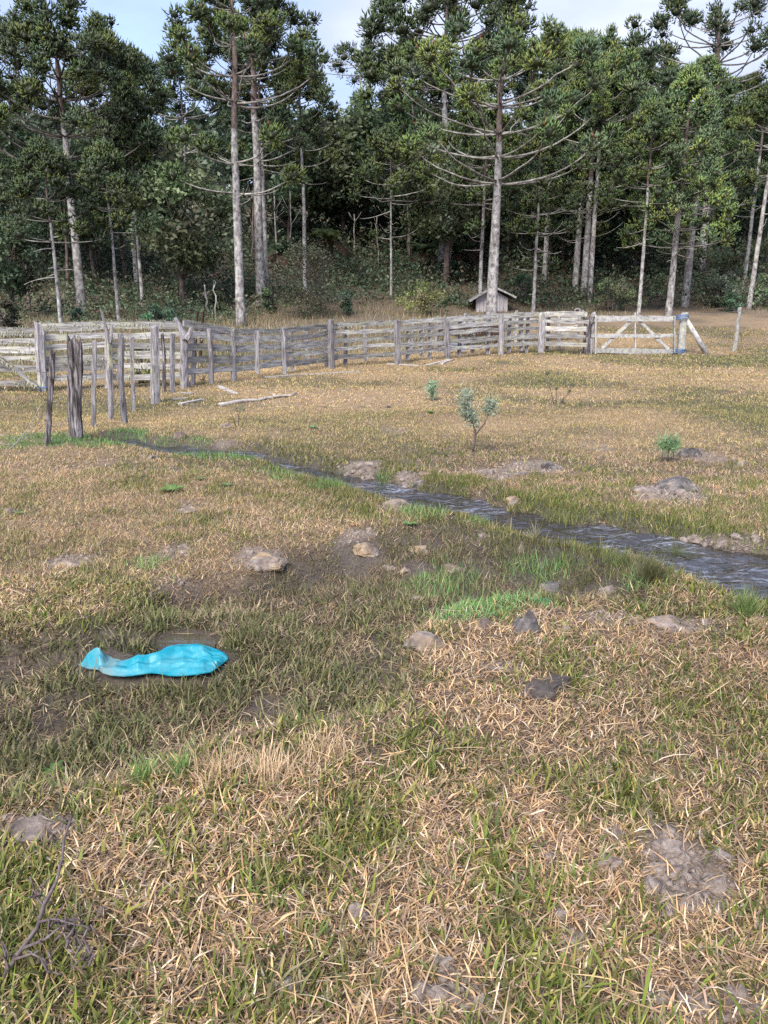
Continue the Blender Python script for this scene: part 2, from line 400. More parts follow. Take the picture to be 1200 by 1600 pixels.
def mat_water(name, base, scale, strength, rough, foam_glint=0.0):
    m, n, l, b = new_mat(name)
    b.inputs['Roughness'].default_value = rough
    b.inputs['IOR'].default_value = 1.5
    tc = n.new('ShaderNodeTexCoord'); mp = n.new('ShaderNodeMapping')
    mp.inputs['Rotation'].default_value = (0, 0, R(25)); mp.inputs['Scale'].default_value = (.55, 1.4, 1)
    l.new(tc.outputs['Object'], mp.inputs['Vector'])
    no = n.new('ShaderNodeTexNoise'); no.inputs['Scale'].default_value = scale; no.inputs['Detail'].default_value = 3; no.inputs['Distortion'].default_value = 1.0
    l.new(mp.outputs['Vector'], no.inputs['Vector'])
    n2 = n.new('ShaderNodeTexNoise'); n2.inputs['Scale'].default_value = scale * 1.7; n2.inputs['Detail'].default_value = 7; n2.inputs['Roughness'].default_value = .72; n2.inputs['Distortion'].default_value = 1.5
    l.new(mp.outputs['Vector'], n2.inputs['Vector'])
    r = ramp_node(n, [(.0, base), (.50, base), (.58, tuple(c + foam_glint * f for c, f in zip(base, (.30, .33, .42)))), (.70, tuple(min(.8, c + foam_glint * f) for c, f in zip(base, (.85, .92, 1.1))))])  # pale foam flecks, with bluish sky glints painted into the base colour
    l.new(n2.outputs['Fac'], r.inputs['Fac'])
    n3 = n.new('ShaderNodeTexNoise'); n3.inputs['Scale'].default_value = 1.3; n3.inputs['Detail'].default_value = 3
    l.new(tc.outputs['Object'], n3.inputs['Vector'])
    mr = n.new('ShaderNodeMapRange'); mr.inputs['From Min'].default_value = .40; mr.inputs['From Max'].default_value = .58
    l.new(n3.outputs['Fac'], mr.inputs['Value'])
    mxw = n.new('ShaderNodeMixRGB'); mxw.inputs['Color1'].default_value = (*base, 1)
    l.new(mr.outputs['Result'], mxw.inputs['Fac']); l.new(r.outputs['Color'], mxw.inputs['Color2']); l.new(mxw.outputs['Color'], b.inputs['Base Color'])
    bp = n.new('ShaderNodeBump'); bp.inputs['Strength'].default_value = strength; bp.inputs['Distance'].default_value = .05
    l.new(no.outputs['Fac'], bp.inputs['Height']); l.new(bp.outputs['Normal'], b.inputs['Normal'])
    return m
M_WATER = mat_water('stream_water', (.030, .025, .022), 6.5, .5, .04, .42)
M_POOL = mat_water('muddy_pool_water', (.075, .066, .045), 5, .15, .08)

# ------------------------------------------------------------------ fields shared by soil and grass
def fields(x, y):
    """dryness 0..1, wet 0..1, bare 0..1, lush 0..1, far-bank gold 0..1"""
    st = look(G_STREAM, x, y); wt = look(G_WET, x, y)
    wet = sstep(0.25, -0.15, wt)
    near_st = sstep(0.9, 0.1, st)
    bare = look(G_BARE, x, y, 0.0); lush = look(G_LUSH, x, y, 0.0)
    patch = 1.25 * fbm(x, y, 1.9, 3, 40); patch2 = fbm(x, y, 0.45, 2, 41); big = fbm(x, y, 6.0, 2, 42)
    gold = sstep(7.5, 10.5, y - 0.30 * x * (x < 2)) 
    dry = 0.68 + 0.18 * patch + 0.28 * patch2 + 0.30 * fbm(x, y, .17, 1, 43)
    dry = dry * (1 - gold) + gold * (0.72 + 0.34 * big + 0.48 * patch)
    lefty = sstep(0.8, -1.5, x) * sstep(3.4, 4.3, y) * (1 - gold)
    dry = dry + 0.08 * lefty
    gold = np.maximum(gold, .45 * lefty)
    dry = dry - 0.28 * near_st - 0.14 * wet
    return np.clip(dry, 0, 1), wet, bare, lush, gold, near_st
def wild(x, y):
    """rough unmown ground behind the fence"""
    return sstep(0, 4, y - np.interp(x, [-14, -4, 2, 5, 8, 12], [17, 20, 27, 31, 37, 38]) + 2.5 * fbm(x, y, 4, 2, 50))

# ------------------------------------------------------------------ the ground sheet
def axis(parts):
    out = [np.linspace(a, b, n, endpoint=False) for a, b, n in parts]
    return np.concatenate(out + [np.array([parts[-1][1]])])
xs = axis([(-900, -120, 8), (-120, -40, 16), (-40, -12, 40), (-12, -4, 46), (-4, 4, 110), (4, 12, 46), (12, 40, 40), (40, 120, 16), (120, 900, 8)])
ys = axis([(-300, -10, 8), (-10, 0.8, 24), (0.8, 4.5, 110), (4.5, 12, 120), (12, 30, 60), (30, 60, 50), (60, 130, 30), (130, 900, 14)])
gx, gy = np.meshgrid(xs, ys)
gz = H(gx, gy)
dry, wet, bare, lush, gold, near_st = fields(gx, gy)
mudc = np.array([.075, .058, .048]); thatch = np.array([.125, .09, .062]); straw = np.array([.27, .19, .115]); greenc = np.array([.07, .07, .036]); barec = np.array([.22, .172, .145]); litter = np.array([.13, .10, .07])
def lerp(a, b, t): return a + (b - a) * t[..., None]
c = lerp(np.broadcast_to(greenc, gx.shape + (3,)), np.broadcast_to(thatch, gx.shape + (3,)), sstep(.2, .8, dry))
c = lerp(c, straw, gold * sstep(.45, 1, dry) * .9)
c = lerp(c, mudc, np.clip(wet * .85 + .50 * near_st, 0, 1) * (1 - .6 * lush))
c = lerp(c, greenc, lush * .7)
c = lerp(c, np.where((wet > .4)[..., None], mudc * 1.3, barec), bare * .9)
st_ = look(G_STREAM, gx, gy); c = lerp(c, np.array([.06, .046, .036]), sstep(.12, 0, np.minimum(st_, look(G_POOL, gx, gy))))
c = lerp(c, litter, wild(gx, gy))
nx, ny = len(xs), len(ys)
idx = np.arange(nx * ny).reshape(ny, nx)
F = np.stack([idx[:-1, :-1], idx[:-1, 1:], idx[1:, 1:], idx[1:, :-1]], -1).reshape(-1, 4)
me = mesh_np('ground', np.stack([gx, gy, gz], -1).reshape(-1, 3), F, M_GROUND, c.reshape(-1, 3), True)
wa = me.attributes.new('wetness', 'FLOAT', 'POINT')
wa.data.foreach_set('value', np.clip(np.maximum(wet * .75, sstep(.35, .05, st_)) * (1 - .3 * dry), 0, 1).astype(np.float32).ravel())
tag(obj('ground', me), 'pasture ground of dry turf, mud and bare soil rising to the wood', kind='structure')

def water_sheet(name, G, level, region, mat, amp, label, lim=0.26):
    x0, x1, y0, y1, s = region
    ax = np.arange(x0, x1, s); ay = np.arange(y0, y1, s)
    X, Y = np.meshgrid(ax, ay)
    keep = look(G, X, Y) < lim
    Z = level + amp * (fbm(X + .4 * Y, Y * 1.7 - .3 * X, .22, 3, 60)) + amp * .6 * fbm(X, Y, .08, 2, 61)
    id_ = np.arange(X.size).reshape(X.shape)
    q = keep[:-1, :-1] & keep[1:, 1:] & keep[:-1, 1:] & keep[1:, :-1]
    F = np.stack([id_[:-1, :-1][q], id_[:-1, 1:][q], id_[1:, 1:][q], id_[1:, :-1][q]], -1)
    u, inv = np.unique(F, return_inverse=True)
    V = np.stack([X, Y, Z], -1).reshape(-1, 3)[u]
    return tag(obj(name, mesh_np(name, V, inv.reshape(-1, 4), mat, None, True)), label, kind='structure')
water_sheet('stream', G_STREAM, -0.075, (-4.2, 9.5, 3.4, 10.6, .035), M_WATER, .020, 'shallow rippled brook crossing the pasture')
_names = ['muddy puddle behind the blue sack']
for (x, y, rx, ry), nm in zip(POOLS, _names):
    g = np.where((np.abs(_mx - x) < rx * 2) & (np.abs(_my - y) < ry * 2 + .2), G_POOL, 9.0)
    zc = min(Hs(x + a * rx, y + b * ry) for a, b in ((0, 0), (.3, 0), (-.3, 0)))
    water_sheet('puddle', g, zc + .034, (x - rx * 1.5, x + rx * 1.5, y - ry * 1.5 - .1, y + ry * 1.5 + .1, .03), M_POOL, .002, nm, .12)

# ------------------------------------------------------------------ trees: Parana pines
def spindles(P0, P1, bend, rad, colr, rng, nspk=9, spk=0.085):
    """bottle-brush branchlets: a spindle and leaf spikes each. P0,P1,bend (N,3) rad (N)"""
    N = len(P0)
    D = P1 - P0; L = np.linalg.norm(D, axis=1); T = D / (L[:, None] + 1e-9)
    ref = np.where(np.abs(T[:, 2:3]) < .9, np.array([[0, 0, 1.0]]), np.array([[1.0, 0, 0]]))
    A = np.cross(T, ref); A /= np.linalg.norm(A, axis=1)[:, None] + 1e-9
    B = np.cross(T, A)
    mid = (P0 + P1) / 2 + bend
    V = np.zeros((N, 5, 3)); C = np.zeros((N, 5, 3))
    for k in range(3):
        a = 2 * math.pi * k / 3
        o = math.cos(a) * A + math.sin(a) * B
        V[:, k] = mid + o * rad[:, None] * 1.15
    V[:, 3] = P0; V[:, 4] = P1
    C[:, :4] = colr[:, None]; C[:, 4] = colr * 1.35
    base = np.array([[3, 0, 1], [3, 1, 2], [3, 2, 0], [0, 4, 1], [1, 4, 2], [2, 4, 0]])
    F = (base[None] + 5 * np.arange(N)[:, None, None]).reshape(-1, 3)
    Vs = [V.reshape(-1, 3)]; Cs = [C.reshape(-1, 3)]; Fs = [F]; off = 5 * N
    if nspk:
        t = rng.uniform(.12, 1.0, (N, nspk)); a = rng.uniform(0, 2 * math.pi, (N, nspk))
        rd = np.cos(a)[..., None] * A[:, None] + np.sin(a)[..., None] * B[:, None]
        ctr = (1 - t)[..., None] ** 2 * P0[:, None] + (2 * t * (1 - t))[..., None] * (mid * 1.0)[:, None] + (t ** 2)[..., None] * P1[:, None]
        dirn = rd * .8 + T[:, None] * .75
        sl = spk * rng.uniform(.7, 1.3, (N, nspk))
        tip = ctr + dirn * sl[..., None]
        side = np.cross(np.broadcast_to(T[:, None], rd.shape), rd) * (spk * .2)
        S = np.stack([ctr - side, ctr + side, tip], 2).reshape(-1, 3)
        sc = colr[:, None] * rng.uniform(.85, 1.45, (N, nspk))[..., None]
        Vs.append(S); Cs.append(np.repeat(sc.reshape(-1, 3), 3, 0))
        Fs.append(np.arange(N * nspk * 3).reshape(-1, 3) + off)
    return np.concatenate(Vs), np.concatenate(Fs), np.concatenate(Cs)

_g = (1 + 5 ** .5) / 2
V_ICO = np.array([(-1, _g, 0), (1, _g, 0), (-1, -_g, 0), (1, -_g, 0), (0, -1, _g), (0, 1, _g), (0, -1, -_g), (0, 1, -_g), (_g, 0, -1), (_g, 0, 1), (-_g, 0, -1), (-_g, 0, 1)]) / 1.902
F_ICO = np.array([(0, 11, 5), (0, 5, 1), (0, 1, 7), (0, 7, 10), (0, 10, 11), (1, 5, 9), (5, 11, 4), (11, 10, 2), (10, 7, 6), (7, 1, 8), (3, 9, 4), (3, 4, 2), (3, 2, 6), (3, 6, 8), (3, 8, 9), (4, 9, 5), (2, 4, 11), (6, 2, 10), (8, 6, 7), (9, 8, 1)])
GREENS = 1.35 * np.array([[.044, .068, .024], [.056, .080, .022], [.036, .058, .028], [.072, .090, .024], [.050, .067, .032]])
def tuft_branchlets(P, D, S, rng, n, tone):
    """arrays of branchlets for tufts at P pointing D with radius S"""
    p0s, p1s, bends, rads, cols = [], [], [], [], []
    for p, d, s in zip(P, D, S):
        k = int(1.22 * n * (0.8 + .4 * rng.random()) * min(1.5, (s / .6) ** 1.5))
        e = rng.normal(size=(k, 3)); e /= np.linalg.norm(e, axis=1)[:, None]
        st = p - d * s * .25 + e * (s * rng.uniform(.28, .55, (k, 1))) * [1, 1, .75]
        q = e * .72 + d * .18 + np.array([0, 0, .42]) + rng.normal(size=(k, 3)) * .26
        q /= np.linalg.norm(q, axis=1)[:, None]
        l = s * rng.uniform(.28, .50, k)
        p0s.append(st); p1s.append(st + q * l[:, None])
        bends.append(np.array([0, 0, -1.0]) * (l * .12)[:, None] + e * (l * .10)[:, None])
        rads.append(rng.uniform(.023, .035, k) * (s / .6) ** .5)
        base = GREENS[rng.integers(len(GREENS))] * tone
        cols.append(base[None] * rng.uniform(.65, 1.35, (k, 1)) * np.where(rng.random((k, 1)) < .02, np.array([[1.9, 1.25, 1.0]]), 1.0))
    return map(np.concatenate, (p0s, p1s, bends, rads, cols))

def araucaria(label, bpx, bpy, Y, wpx, top, crown0, L, form, seed, tuft=.6, dens=26, whorl=None, per=6, dead=0, tone=1.0, nt=3, rust=False, group=None, e0=-6, e1=62, lower=1.0, trunkmat=None, nspk=3):
    rng = np.random.default_rng(seed)
    b = at(bpx, bpy, Y); b[2] = Hs(b[0], b[1])
    ztop = at(bpx, top, Y)[2]; zc = at(bpx, crown0, Y)[2] - b[2]
    Ht = ztop - b[2]
    dist = math.hypot(b[0], Y)
    r0 = wpx / FPX * Y / 2 * .80
    root = empty('araucaria_tree', b, label, 'tree', group); AH[label] = Ht
    # trunk
    zt_ = Ht - .25 if form in ('tier', 'cone') else zc + .74 * (Ht - zc)
    n = 16; z = np.linspace(-.4, zt_, n); t = np.linspace(0, 1, n)
    wob = np.cumsum(rng.normal(size=(n, 2)) * .03 * (Ht / 12), 0); wob -= wob[1]
    pts = np.column_stack([wob[:, 0] * t, wob[:, 1] * t, z])
    rad = r0 * (1 - .72 * t ** 1.4) * (1 + .35 * np.exp(-(z + .4) / .5)); rad[-1] *= .4
    def axis_at(zz): return np.array([np.interp(zz, z, pts[:, 0]), np.interp(zz, z, pts[:, 1]), zz]), np.interp(zz, z, rad)
    V, Fq = tube(pts, rad, 10, .05, rng)
    mb = MB(); mb.add(V, Fq); me = mb.mesh('trunk', trunkmat or M_BARK, True)
    me.materials.append(M_BARK_RED)
    for pol in me.polygons:
        if pol.center.z > zc + .25 * (Ht - zc): pol.material_index = 1
    obj('trunk', me, root)
    P, D, S = [], [], []
    limb_mat = M_LIMB if form != 'dark' else M_LIMB_DARK
    def limb(zz, az, ln, rise_, droop, r, leafy=True, fol=None):
        c0, rr = axis_at(zz); m = 9; u = np.linspace(0, 1, m)
        rho = ln * (2 * u * (1 - u) * .62 + u ** 2); hz = rise_ * u ** 2 + 2 * u * (1 - u) * droop
        azs = az + np.cumsum(rng.normal(size=m) * .035)
        p = c0 + np.column_stack([rho * np.cos(azs), rho * np.sin(azs), hz])
        d = np.gradient(p, axis=0); d /= np.linalg.norm(d, axis=1)[:, None]
        el = np.arcsin(np.clip(d[:, 2], -1, 1))
        rad_ = r * (1 - .62 * u)
        V, Fq = tube(p, rad_, 5, .06, rng); mb = MB(); mb.add(V, Fq)
        tw = []
        if leafy:
            P.append(p[-1]); D.append(d[-1]); S.append(tuft * rng.uniform(.85, 1.15))
            k = nt if fol is None else fol
            for q in range(k):
                uu = rng.uniform(.60, .95); i = uu * (m - 1); i0 = int(i); pp = p[i0] + (p[min(i0 + 1, m - 1)] - p[i0]) * (i - i0)
                a = azs[i0] + rng.choice([-1, 1]) * rng.uniform(.5, 1.3); e = el[i0] + rng.uniform(.15, .7)
                dd = np.array([math.cos(e) * math.cos(a), math.cos(e) * math.sin(a), math.sin(e)])
                l2 = min(1.05, .30 * ln + .15) * rng.uniform(.7, 1.1)
                e2 = pp + dd * l2 + np.array([0, 0, .12 * l2])
                tw.append((pp, (pp + e2) / 2 - np.array([0, 0, .06 * l2]), e2))
                P.append(e2); D.append((dd + [0, 0, .3]) / np.linalg.norm(dd + [0, 0, .3])); S.append(tuft * rng.uniform(.6, 1.0))
        for a_, b_, c_ in tw:
            V, Fq = tube([a_, b_, c_], [r * .38, r * .32, r * .25], 4); mb.add(V, Fq)
        obj('branch', mb.mesh('branch', limb_mat, True), root)
        return p
    span = Ht - zc
    wh = whorl or (.85 if form in ('umbrella', 'dark') else .62)
    nw = max(3, int(span / wh)); az0 = rng.uniform(0, 6.28)
    for i in range(nw):
        tt = i / (nw - 1) if nw > 1 else 0
        cnt = max(3, int(round(per * rng.uniform(.75, 1.2) * (1 if tt < .8 else .8))))
        az0 += rng.uniform(.3, .9)
        for j in range(cnt):
            az = az0 + 2 * math.pi * (j + rng.uniform(-.25, .25)) / cnt
            v_ = rng.uniform(.80, 1.08)
            if form in ('umbrella', 'dark'):
                zz = zc + span * .66 * tt + rng.uniform(-.12, .12); ze = zc + span * (.22 + .66 * tt ** .85) + rng.uniform(-.3, .3)
                ln = L * math.sqrt(1 - (.84 * tt) ** 2.4) * v_ * (lower if tt < .25 else 1)
                limb(zz, az, ln, ze - zz, rng.uniform(-.12, .10) * (1 - tt) + .2 * tt, max(.022, .0075 * ln + .018), True, 1 if tt < .3 else None)
            elif form == 'tier':
                zz = zc + span * .82 * tt + rng.uniform(-.15, .15)
                ln = L * (.62 + .38 * math.sin(math.pi * min(1, tt * .9 + .2))) * math.sqrt(1 - (.86 * tt) ** 4) * v_
                if tt < .5 and rng.random() < .35: continue
                limb(zz, az, ln, (.22 + .35 * tt) * ln + rng.uniform(-.15, .25), rng.uniform(-.16, .06), max(.022, .010 * ln + .016), True, 0 if tt < .4 else None)
            else:   # cone: young tree with short limbs tufted along the outer part
                zz = zc + span * .95 * tt + rng.uniform(-.1, .1)
                ln = L * ((1 - tt) ** .72 * .95 + .10) * v_
                limb(zz, az, ln, (.10 + .4 * tt) * ln + rng.uniform(-.05, .15), rng.uniform(-.10, .05), max(.016, .008 * ln + .012), True)
    P.append(np.array([pts[-1][0], pts[-1][1], zt_ + .1])); D.append(np.array([0, 0, 1.0])); S.append(tuft)
    for i in range(dead):
        zz = zc - (zc * .42) * rng.random() ** 1.3 - .1; az = rng.uniform(0, 6.28); ln = L * rng.uniform(.35, .75)
        limb(zz, az, ln, rng.uniform(-.25, .45) * ln, rng.uniform(-.35, .05) * ln, .02 + .004 * ln, rng.random() < .12, 0)
    p0, p1, bd, rd, cl = tuft_branchlets(P, D, S, rng, dens, tone)
    if rust:
        k = rng.choice(len(p0), len(p0) // 110, False); cl[k] = [.16, .06, .03]
    V, Fm, C = spindles(p0, p1, bd, rd, cl, rng, nspk, .075)
    # dark heart added in each tuft to block light and shade its underside
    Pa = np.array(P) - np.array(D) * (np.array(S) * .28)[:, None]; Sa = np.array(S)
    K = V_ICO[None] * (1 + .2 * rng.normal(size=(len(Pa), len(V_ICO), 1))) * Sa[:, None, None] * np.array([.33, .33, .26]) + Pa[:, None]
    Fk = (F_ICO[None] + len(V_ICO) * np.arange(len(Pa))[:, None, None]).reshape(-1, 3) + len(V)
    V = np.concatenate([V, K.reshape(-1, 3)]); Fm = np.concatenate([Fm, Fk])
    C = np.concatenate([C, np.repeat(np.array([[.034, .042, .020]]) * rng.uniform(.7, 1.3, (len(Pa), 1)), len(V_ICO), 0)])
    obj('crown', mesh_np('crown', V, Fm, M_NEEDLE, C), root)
    return root

AH = {}
T = araucaria
A = {}
A['front'] = T('lone grey araucaria with a wide umbrella crown rising in front of the small shed', 768, 497, 36, 21, 42, 285, 4.9, 'umbrella', 11, .72, 48, 1.0, 7, 0, 1.5, 2, True, nspk=4)
A['tallleft'] = T('tall umbrella araucaria with dark open limbs against the sky at far left', 128, 484, 38, 17, -8, 275, 3.6, 'dark', 12, 0.72, 50, 1.0, 8, 2, 1.15, 3, lower=1.05)
A['midleft'] = T('straight pale trunked araucaria with scattered tufts standing just behind the corral fence', 377, 504, 34, 17, -50, 300, 3.3, 'tier', 13, 0.68, 52, 1.1, 6, 3, 1.2, 2, True, nspk=4)
A['twin'] = T('big twin-looking araucaria right behind the pale trunked one, dense high crown', 408, 474, 41, 17, -70, 255, 3.2, 'tier', 14, 0.74, 48, .9, 7, 3, 1.1, 2)
A['darkback'] = T('huge dark araucaria looming behind the lone grey umbrella tree', 690, 440, 48, 16, -75, 165, 5.0, 'dark', 16, 0.95, 40, .95, 8, 0, 0.85, 2)
A['bigright'] = T('large umbrella araucaria with reddish upper trunk above the bright conical trees', 1092, 450, 50, 15, -35, 185, 5.6, 'umbrella', 17, 0.84, 40, 1.15, 8, 0, 1.05, 2)
A['cone'] = T('bright green conical young araucaria behind the gate with tufts low on its trunk', 1045, 492, 38, 13, 105, 385, 2.3, 'cone', 18, 0.54, 44, .66, 7, 6, 2.0, 2)
A['cone2'] = T('pale stout araucaria trunk directly behind the bright conical one', 1070, 470, 42, 15, 95, 330, 2.7, 'cone', 19, 0.54, 44, .75, 7, 3, 1.7, 2)
A['slim'] = T('slim white trunked araucaria behind the middle of the gate', 998, 491, 37, 7.5, 170, 320, 2.0, 'cone', 20, 0.56, 34, .6, 6, 7, 1.35, 2)
A['slim2'] = T('slim grey araucaria with dead curved lower limbs between shed and gate', 833, 492, 38, 7, 215, 365, 2.0, 'cone', 21, 0.56, 34, .65, 6, 9, 1.15, 2)
A['leftyoung'] = T('young araucaria with drooping dead lower limbs near the left end of the fence', 97, 522, 31, 8, 235, 375, 1.7, 'cone', 23, 0.56, 34, .6, 6, 8, 1.0, 2)
A['leftslim'] = T('slim araucaria with lone low tufts beside the twisted fence post', 186, 506, 33, 6.5, 225, 360, 1.4, 'cone', 24, 0.56, 34, .6, 6, 5, 1.0, 2)
A['centre'] = T('thin pale araucaria above the grey bush left of the tree fern', 476, 420, 42, 8, 95, 265, 1.9, 'tier', 26, 0.62, 46, .85, 6, 4, 1.05, 2, True)
A['centreyoung'] = T('very thin young araucaria with spidery dead limbs on the open slope', 611, 462, 43, 4.6, 205, 310, 2.2, 'cone', 27, 0.56, 34, .6, 5, 9, .9, 2)
A['r1'] = T('dark araucaria trunk left of the close trio behind the rail fence end', 898, 462, 45, 12, 105, 330, 3.0, 'tier', 28, 0.72, 46, .95, 7, 3, 1.35, 2)
A['r3'] = T('right trunk of the close trio of araucarias with rust-coloured dead tufts', 921, 471, 43, 10, 85, 290, 2.9, 'tier', 30, 0.72, 46, .95, 7, 4, 1.4, 2, True)
A['edge2'] = T('leaning pale araucaria trunk closest to the right edge of the photo', 1170, 476, 41, 9, 145, 270, 2.2, 'tier', 32, 0.7, 40, .85, 6, 6, 1.0, 2)
A['edge2'].rotation_euler = (0, R(2.0), 0)
A['midcrown'] = T('araucaria with bright topped crown between the two tallest left trees', 214, 440, 46, 9, 84, 245, 3.0, 'tier', 33, .84, 42, .95, 7, 2, 1.05, 2)
A['ridge'] = T('small hilltop araucaria with flat crown seen in the gap at the skyline', 563, 210, 84, 6, 78, 118, 4.2, 'umbrella', 34, 1.1, 26, 1.3, 6, 0, .95, 2, nspk=3)
A['behindfront'] = T('green araucaria crown peeping over the lone umbrella tree on its right', 850, 450, 47, 10, 62, 250, 3.4, 'tier', 36, .88, 42, 1.0, 7, 0, 1.3, 2)

def place_copy(key, label, px, py, Y, top, rz, group=None):
    """another tree of the kind built as KEY, at its own place and height"""
    o = copy_tree(A[key]); b = at(px, py, Y)
    z0 = Hs(b[0], b[1]) - .1; sc = (at(px, top, Y)[2] - z0) / AH[A[key]['label']]
    o.location = (b[0], b[1], z0); o.rotation_euler = (0, 0, rz); o.scale = (sc,) * 3
    tag(o, label, 'tree', group)
    return o
place_copy('centre', 'slimmer araucaria trunk pressed against the big twin-looking one', 417, 462, 43, 60, 1.0)
place_copy('slim', 'thin bare-stemmed araucaria just left of the lone umbrella tree', 750, 462, 40, 170, 2.0)
place_copy('leftslim', 'thin shaded araucaria between the left slim one and the broad evergreen', 222, 462, 40, 150, 3.0)
place_copy('cone2', 'middle trunk of the close trio of araucarias, green crown above the gate', 912, 466, 44, 125, 2.4)
place_copy('edge2', 'grey araucaria trunk second from the right edge of the wood', 1163, 440, 46, 150, 1.6)
place_copy('r3', 'dark araucaria crown cut by the left edge below the tall umbrella one', -20, 470, 42, 195, .6)
place_copy('behindfront', 'pointed araucaria on the skyline below the white cloud', 905, 400, 58, 50, 2.6)
place_copy('behindfront', 'green araucaria crown between the hilltop one and the huge dark one', 640, 430, 55, 84, 4.1)
place_copy('r1', 'araucaria behind the bright conical trees filling the gap right of the trio', 965, 440, 52, 75, 2.0)
place_copy('edge2', 'dark araucaria half hidden at the right edge behind the leaning pale trunk', 1215, 440, 48, 130, 1.0)
place_copy('midcrown', 'dark araucaria deep behind the tall left umbrella tree', 50, 440, 52, 130, 2.2)
place_copy('midcrown', 'dark araucaria behind the broad evergreen, left of the pale trunked one', 300, 430, 54, 100, 4.0)
place_copy('r1', 'araucaria deep behind the shed, right of the huge dark one', 770, 420, 58, 60, 5.0)
place_copy('behindfront', 'hazy araucaria on the ridge left of the large reddish trunked one', 1000, 380, 64, 85, 2.4)
place_copy('midcrown', 'araucaria on the ridge far behind the right edge trunks', 1130, 400, 60, 125, 4.4)

# ------------------------------------------------------------------ broadleaf trees and shrubs
def leaf_quads(P, size, col, rng, up=.35, slim=.55):
    N = len(P)
    nrm = rng.normal(size=(N, 3)); nrm[:, 2] += up * 2; nrm /= np.linalg.norm(nrm, axis=1)[:, None]
    t = rng.normal(size=(N, 3)); t -= nrm * (t * nrm).sum(1)[:, None]; t /= np.linalg.norm(t, axis=1)[:, None] + 1e-9
    bt = np.cross(nrm, t)
    s = size * rng.uniform(.6, 1.3, N)[:, None]
    V = np.stack([P - t * s, P + bt * s * slim - t * s * .1, P + t * s, P - bt * s * slim - t * s * .1], 1)
    F = np.arange(N * 4).reshape(-1, 4)
    return V.reshape(-1, 3), F, np.repeat(col, 4, 0)

def clump_points(centres, radii, n, rng, flat_=.75):
    P = []; K = []
    for i, (c_, r_) in enumerate(zip(centres, radii)):
        d = rng.normal(size=(n, 3)); d /= np.linalg.norm(d, axis=1)[:, None]
        rr = r_ * rng.random(n) ** .45
        q = d * rr[:, None]; q[:, 2] *= flat_
        P.append(c_ + q); K.append(np.full(n, i))
    return np.concatenate(P), np.concatenate(K)

def broadleaf(name, label, cat, base, h, w, seed, tone, leaf=.12, nclump=42, nleaf=150, trunk_r=.12, low=.25, group=None, multi=1, mat=None, hollow=.55):
    rng = np.random.default_rng(seed)
    b = np.array([base[0], base[1], Hs(base[0], base[1])])
    root = empty(name, b, label, cat, group)
    cen = []; tries = 0
    while len(cen) < nclump:
        d = rng.normal(size=3); d /= np.linalg.norm(d); rr = rng.random() ** .4
        p = np.array([d[0] * w, d[1] * w, (low + (1 - low) * .5) * h + d[2] * (1 - low) * .5 * h]) * 1.0
        p[:2] *= rr * (.85 + .3 * rng.random()); p[2] = p[2] * (.55 + .45 * rr) + (1 - (.55 + .45 * rr)) * (low + (1 - low) * .5) * h
        if rr > hollow or rng.random() < .4: cen.append(p)
    cen = np.array(cen)
    rad = rng.uniform(.16, .30, nclump) * (w + h * .25)
    P, K = clump_points(cen, rad, nleaf, rng)
    ck = tone[None] * rng.uniform(.6, 1.45, (nclump, 1)) * (1 + rng.normal(size=(nclump, 3)) * .07)
    colr = np.clip(ck[K] * rng.uniform(.7, 1.35, (len(P), 1)), .004, 1)
    V, F, C = leaf_quads(P, leaf, colr, rng)
    mb = MB()
    for s_ in range(multi):
        o = rng.normal(size=2) * (.12 * w if multi > 1 else 0)
        n = 8; z = np.linspace(-.2, h * .8, n); t = np.linspace(0, 1, n)
        wob = np.cumsum(rng.normal(size=(n, 2)) * .035 * h / 4, 0); wob -= wob[0]
        pts = np.column_stack([wob[:, 0] + o[0] * (1 + 2 * t), wob[:, 1] + o[1] * (1 + 2 * t), z])
        v, f = tube(pts, trunk_r * (1 - .75 * t), 7, .08, rng); mb.add(v, f)
        for q in range(min(12, nclump // 3 + 2)):
            i = rng.integers(2, n - 1); tgt = cen[rng.integers(nclump)]
            mid = (pts[i] + tgt) / 2 + rng.normal(size=3) * .08 * w - np.array([0, 0, .05 * h])
            v, f = tube([pts[i], mid, tgt], [trunk_r * .4, trunk_r * .25, trunk_r * .1], 5); mb.add(v, f)
    obj('trunk', mb.mesh('trunk', M_BARK_RED if cat != 'bush' else M_TWIG, True), root)
    obj('crown', mesh_np('crown', V, F, mat or M_LEAF, C), root)
    return root

DKG = np.array([.060, .088, .050]); OLV = np.array([.100, .122, .068]); TEAL = np.array([.055, .095, .055]); GRY = np.array([.10, .105, .065]); YEL = np.array([.16, .17, .07])
def bl(label, px, py, Y, h, w, seed, tone, **k):
    b = at(px, py, Y)
    return broadleaf(k.pop('name', 'broadleaf_tree'), label, k.pop('cat', 'tree'), (b[0], b[1]), h, w, seed, tone, **k)
B = {}
B['a'] = bl('broad dark evergreen with soft rounded foliage left of the pale trunked araucaria', 292, 480, 40, 6.8, 2.7, 51, OLV * 1.3, leaf=.13, nclump=70, nleaf=170, trunk_r=.16, low=.28)
B['b'] = bl('low dark broadleaf tree at the left edge behind the fence', 20, 490, 36, 4.4, 1.7, 52, DKG * 1.3, leaf=.10, nclump=40, nleaf=150, low=.3)
B['c'] = bl('greyish broadleaf tree with drooping boughs left of the lone umbrella araucaria', 695, 455, 46, 8.2, 2.6, 53, OLV * 1.2, leaf=.13, nclump=70, nleaf=170, trunk_r=.2, low=.32)
B['d'] = bl('hazy dark broadleaf crown in the centre beneath the skyline gap', 540, 410, 56, 8.8, 3.9, 54, OLV * 1.35, leaf=.18, nclump=80, nleaf=170, trunk_r=.2, low=.35)
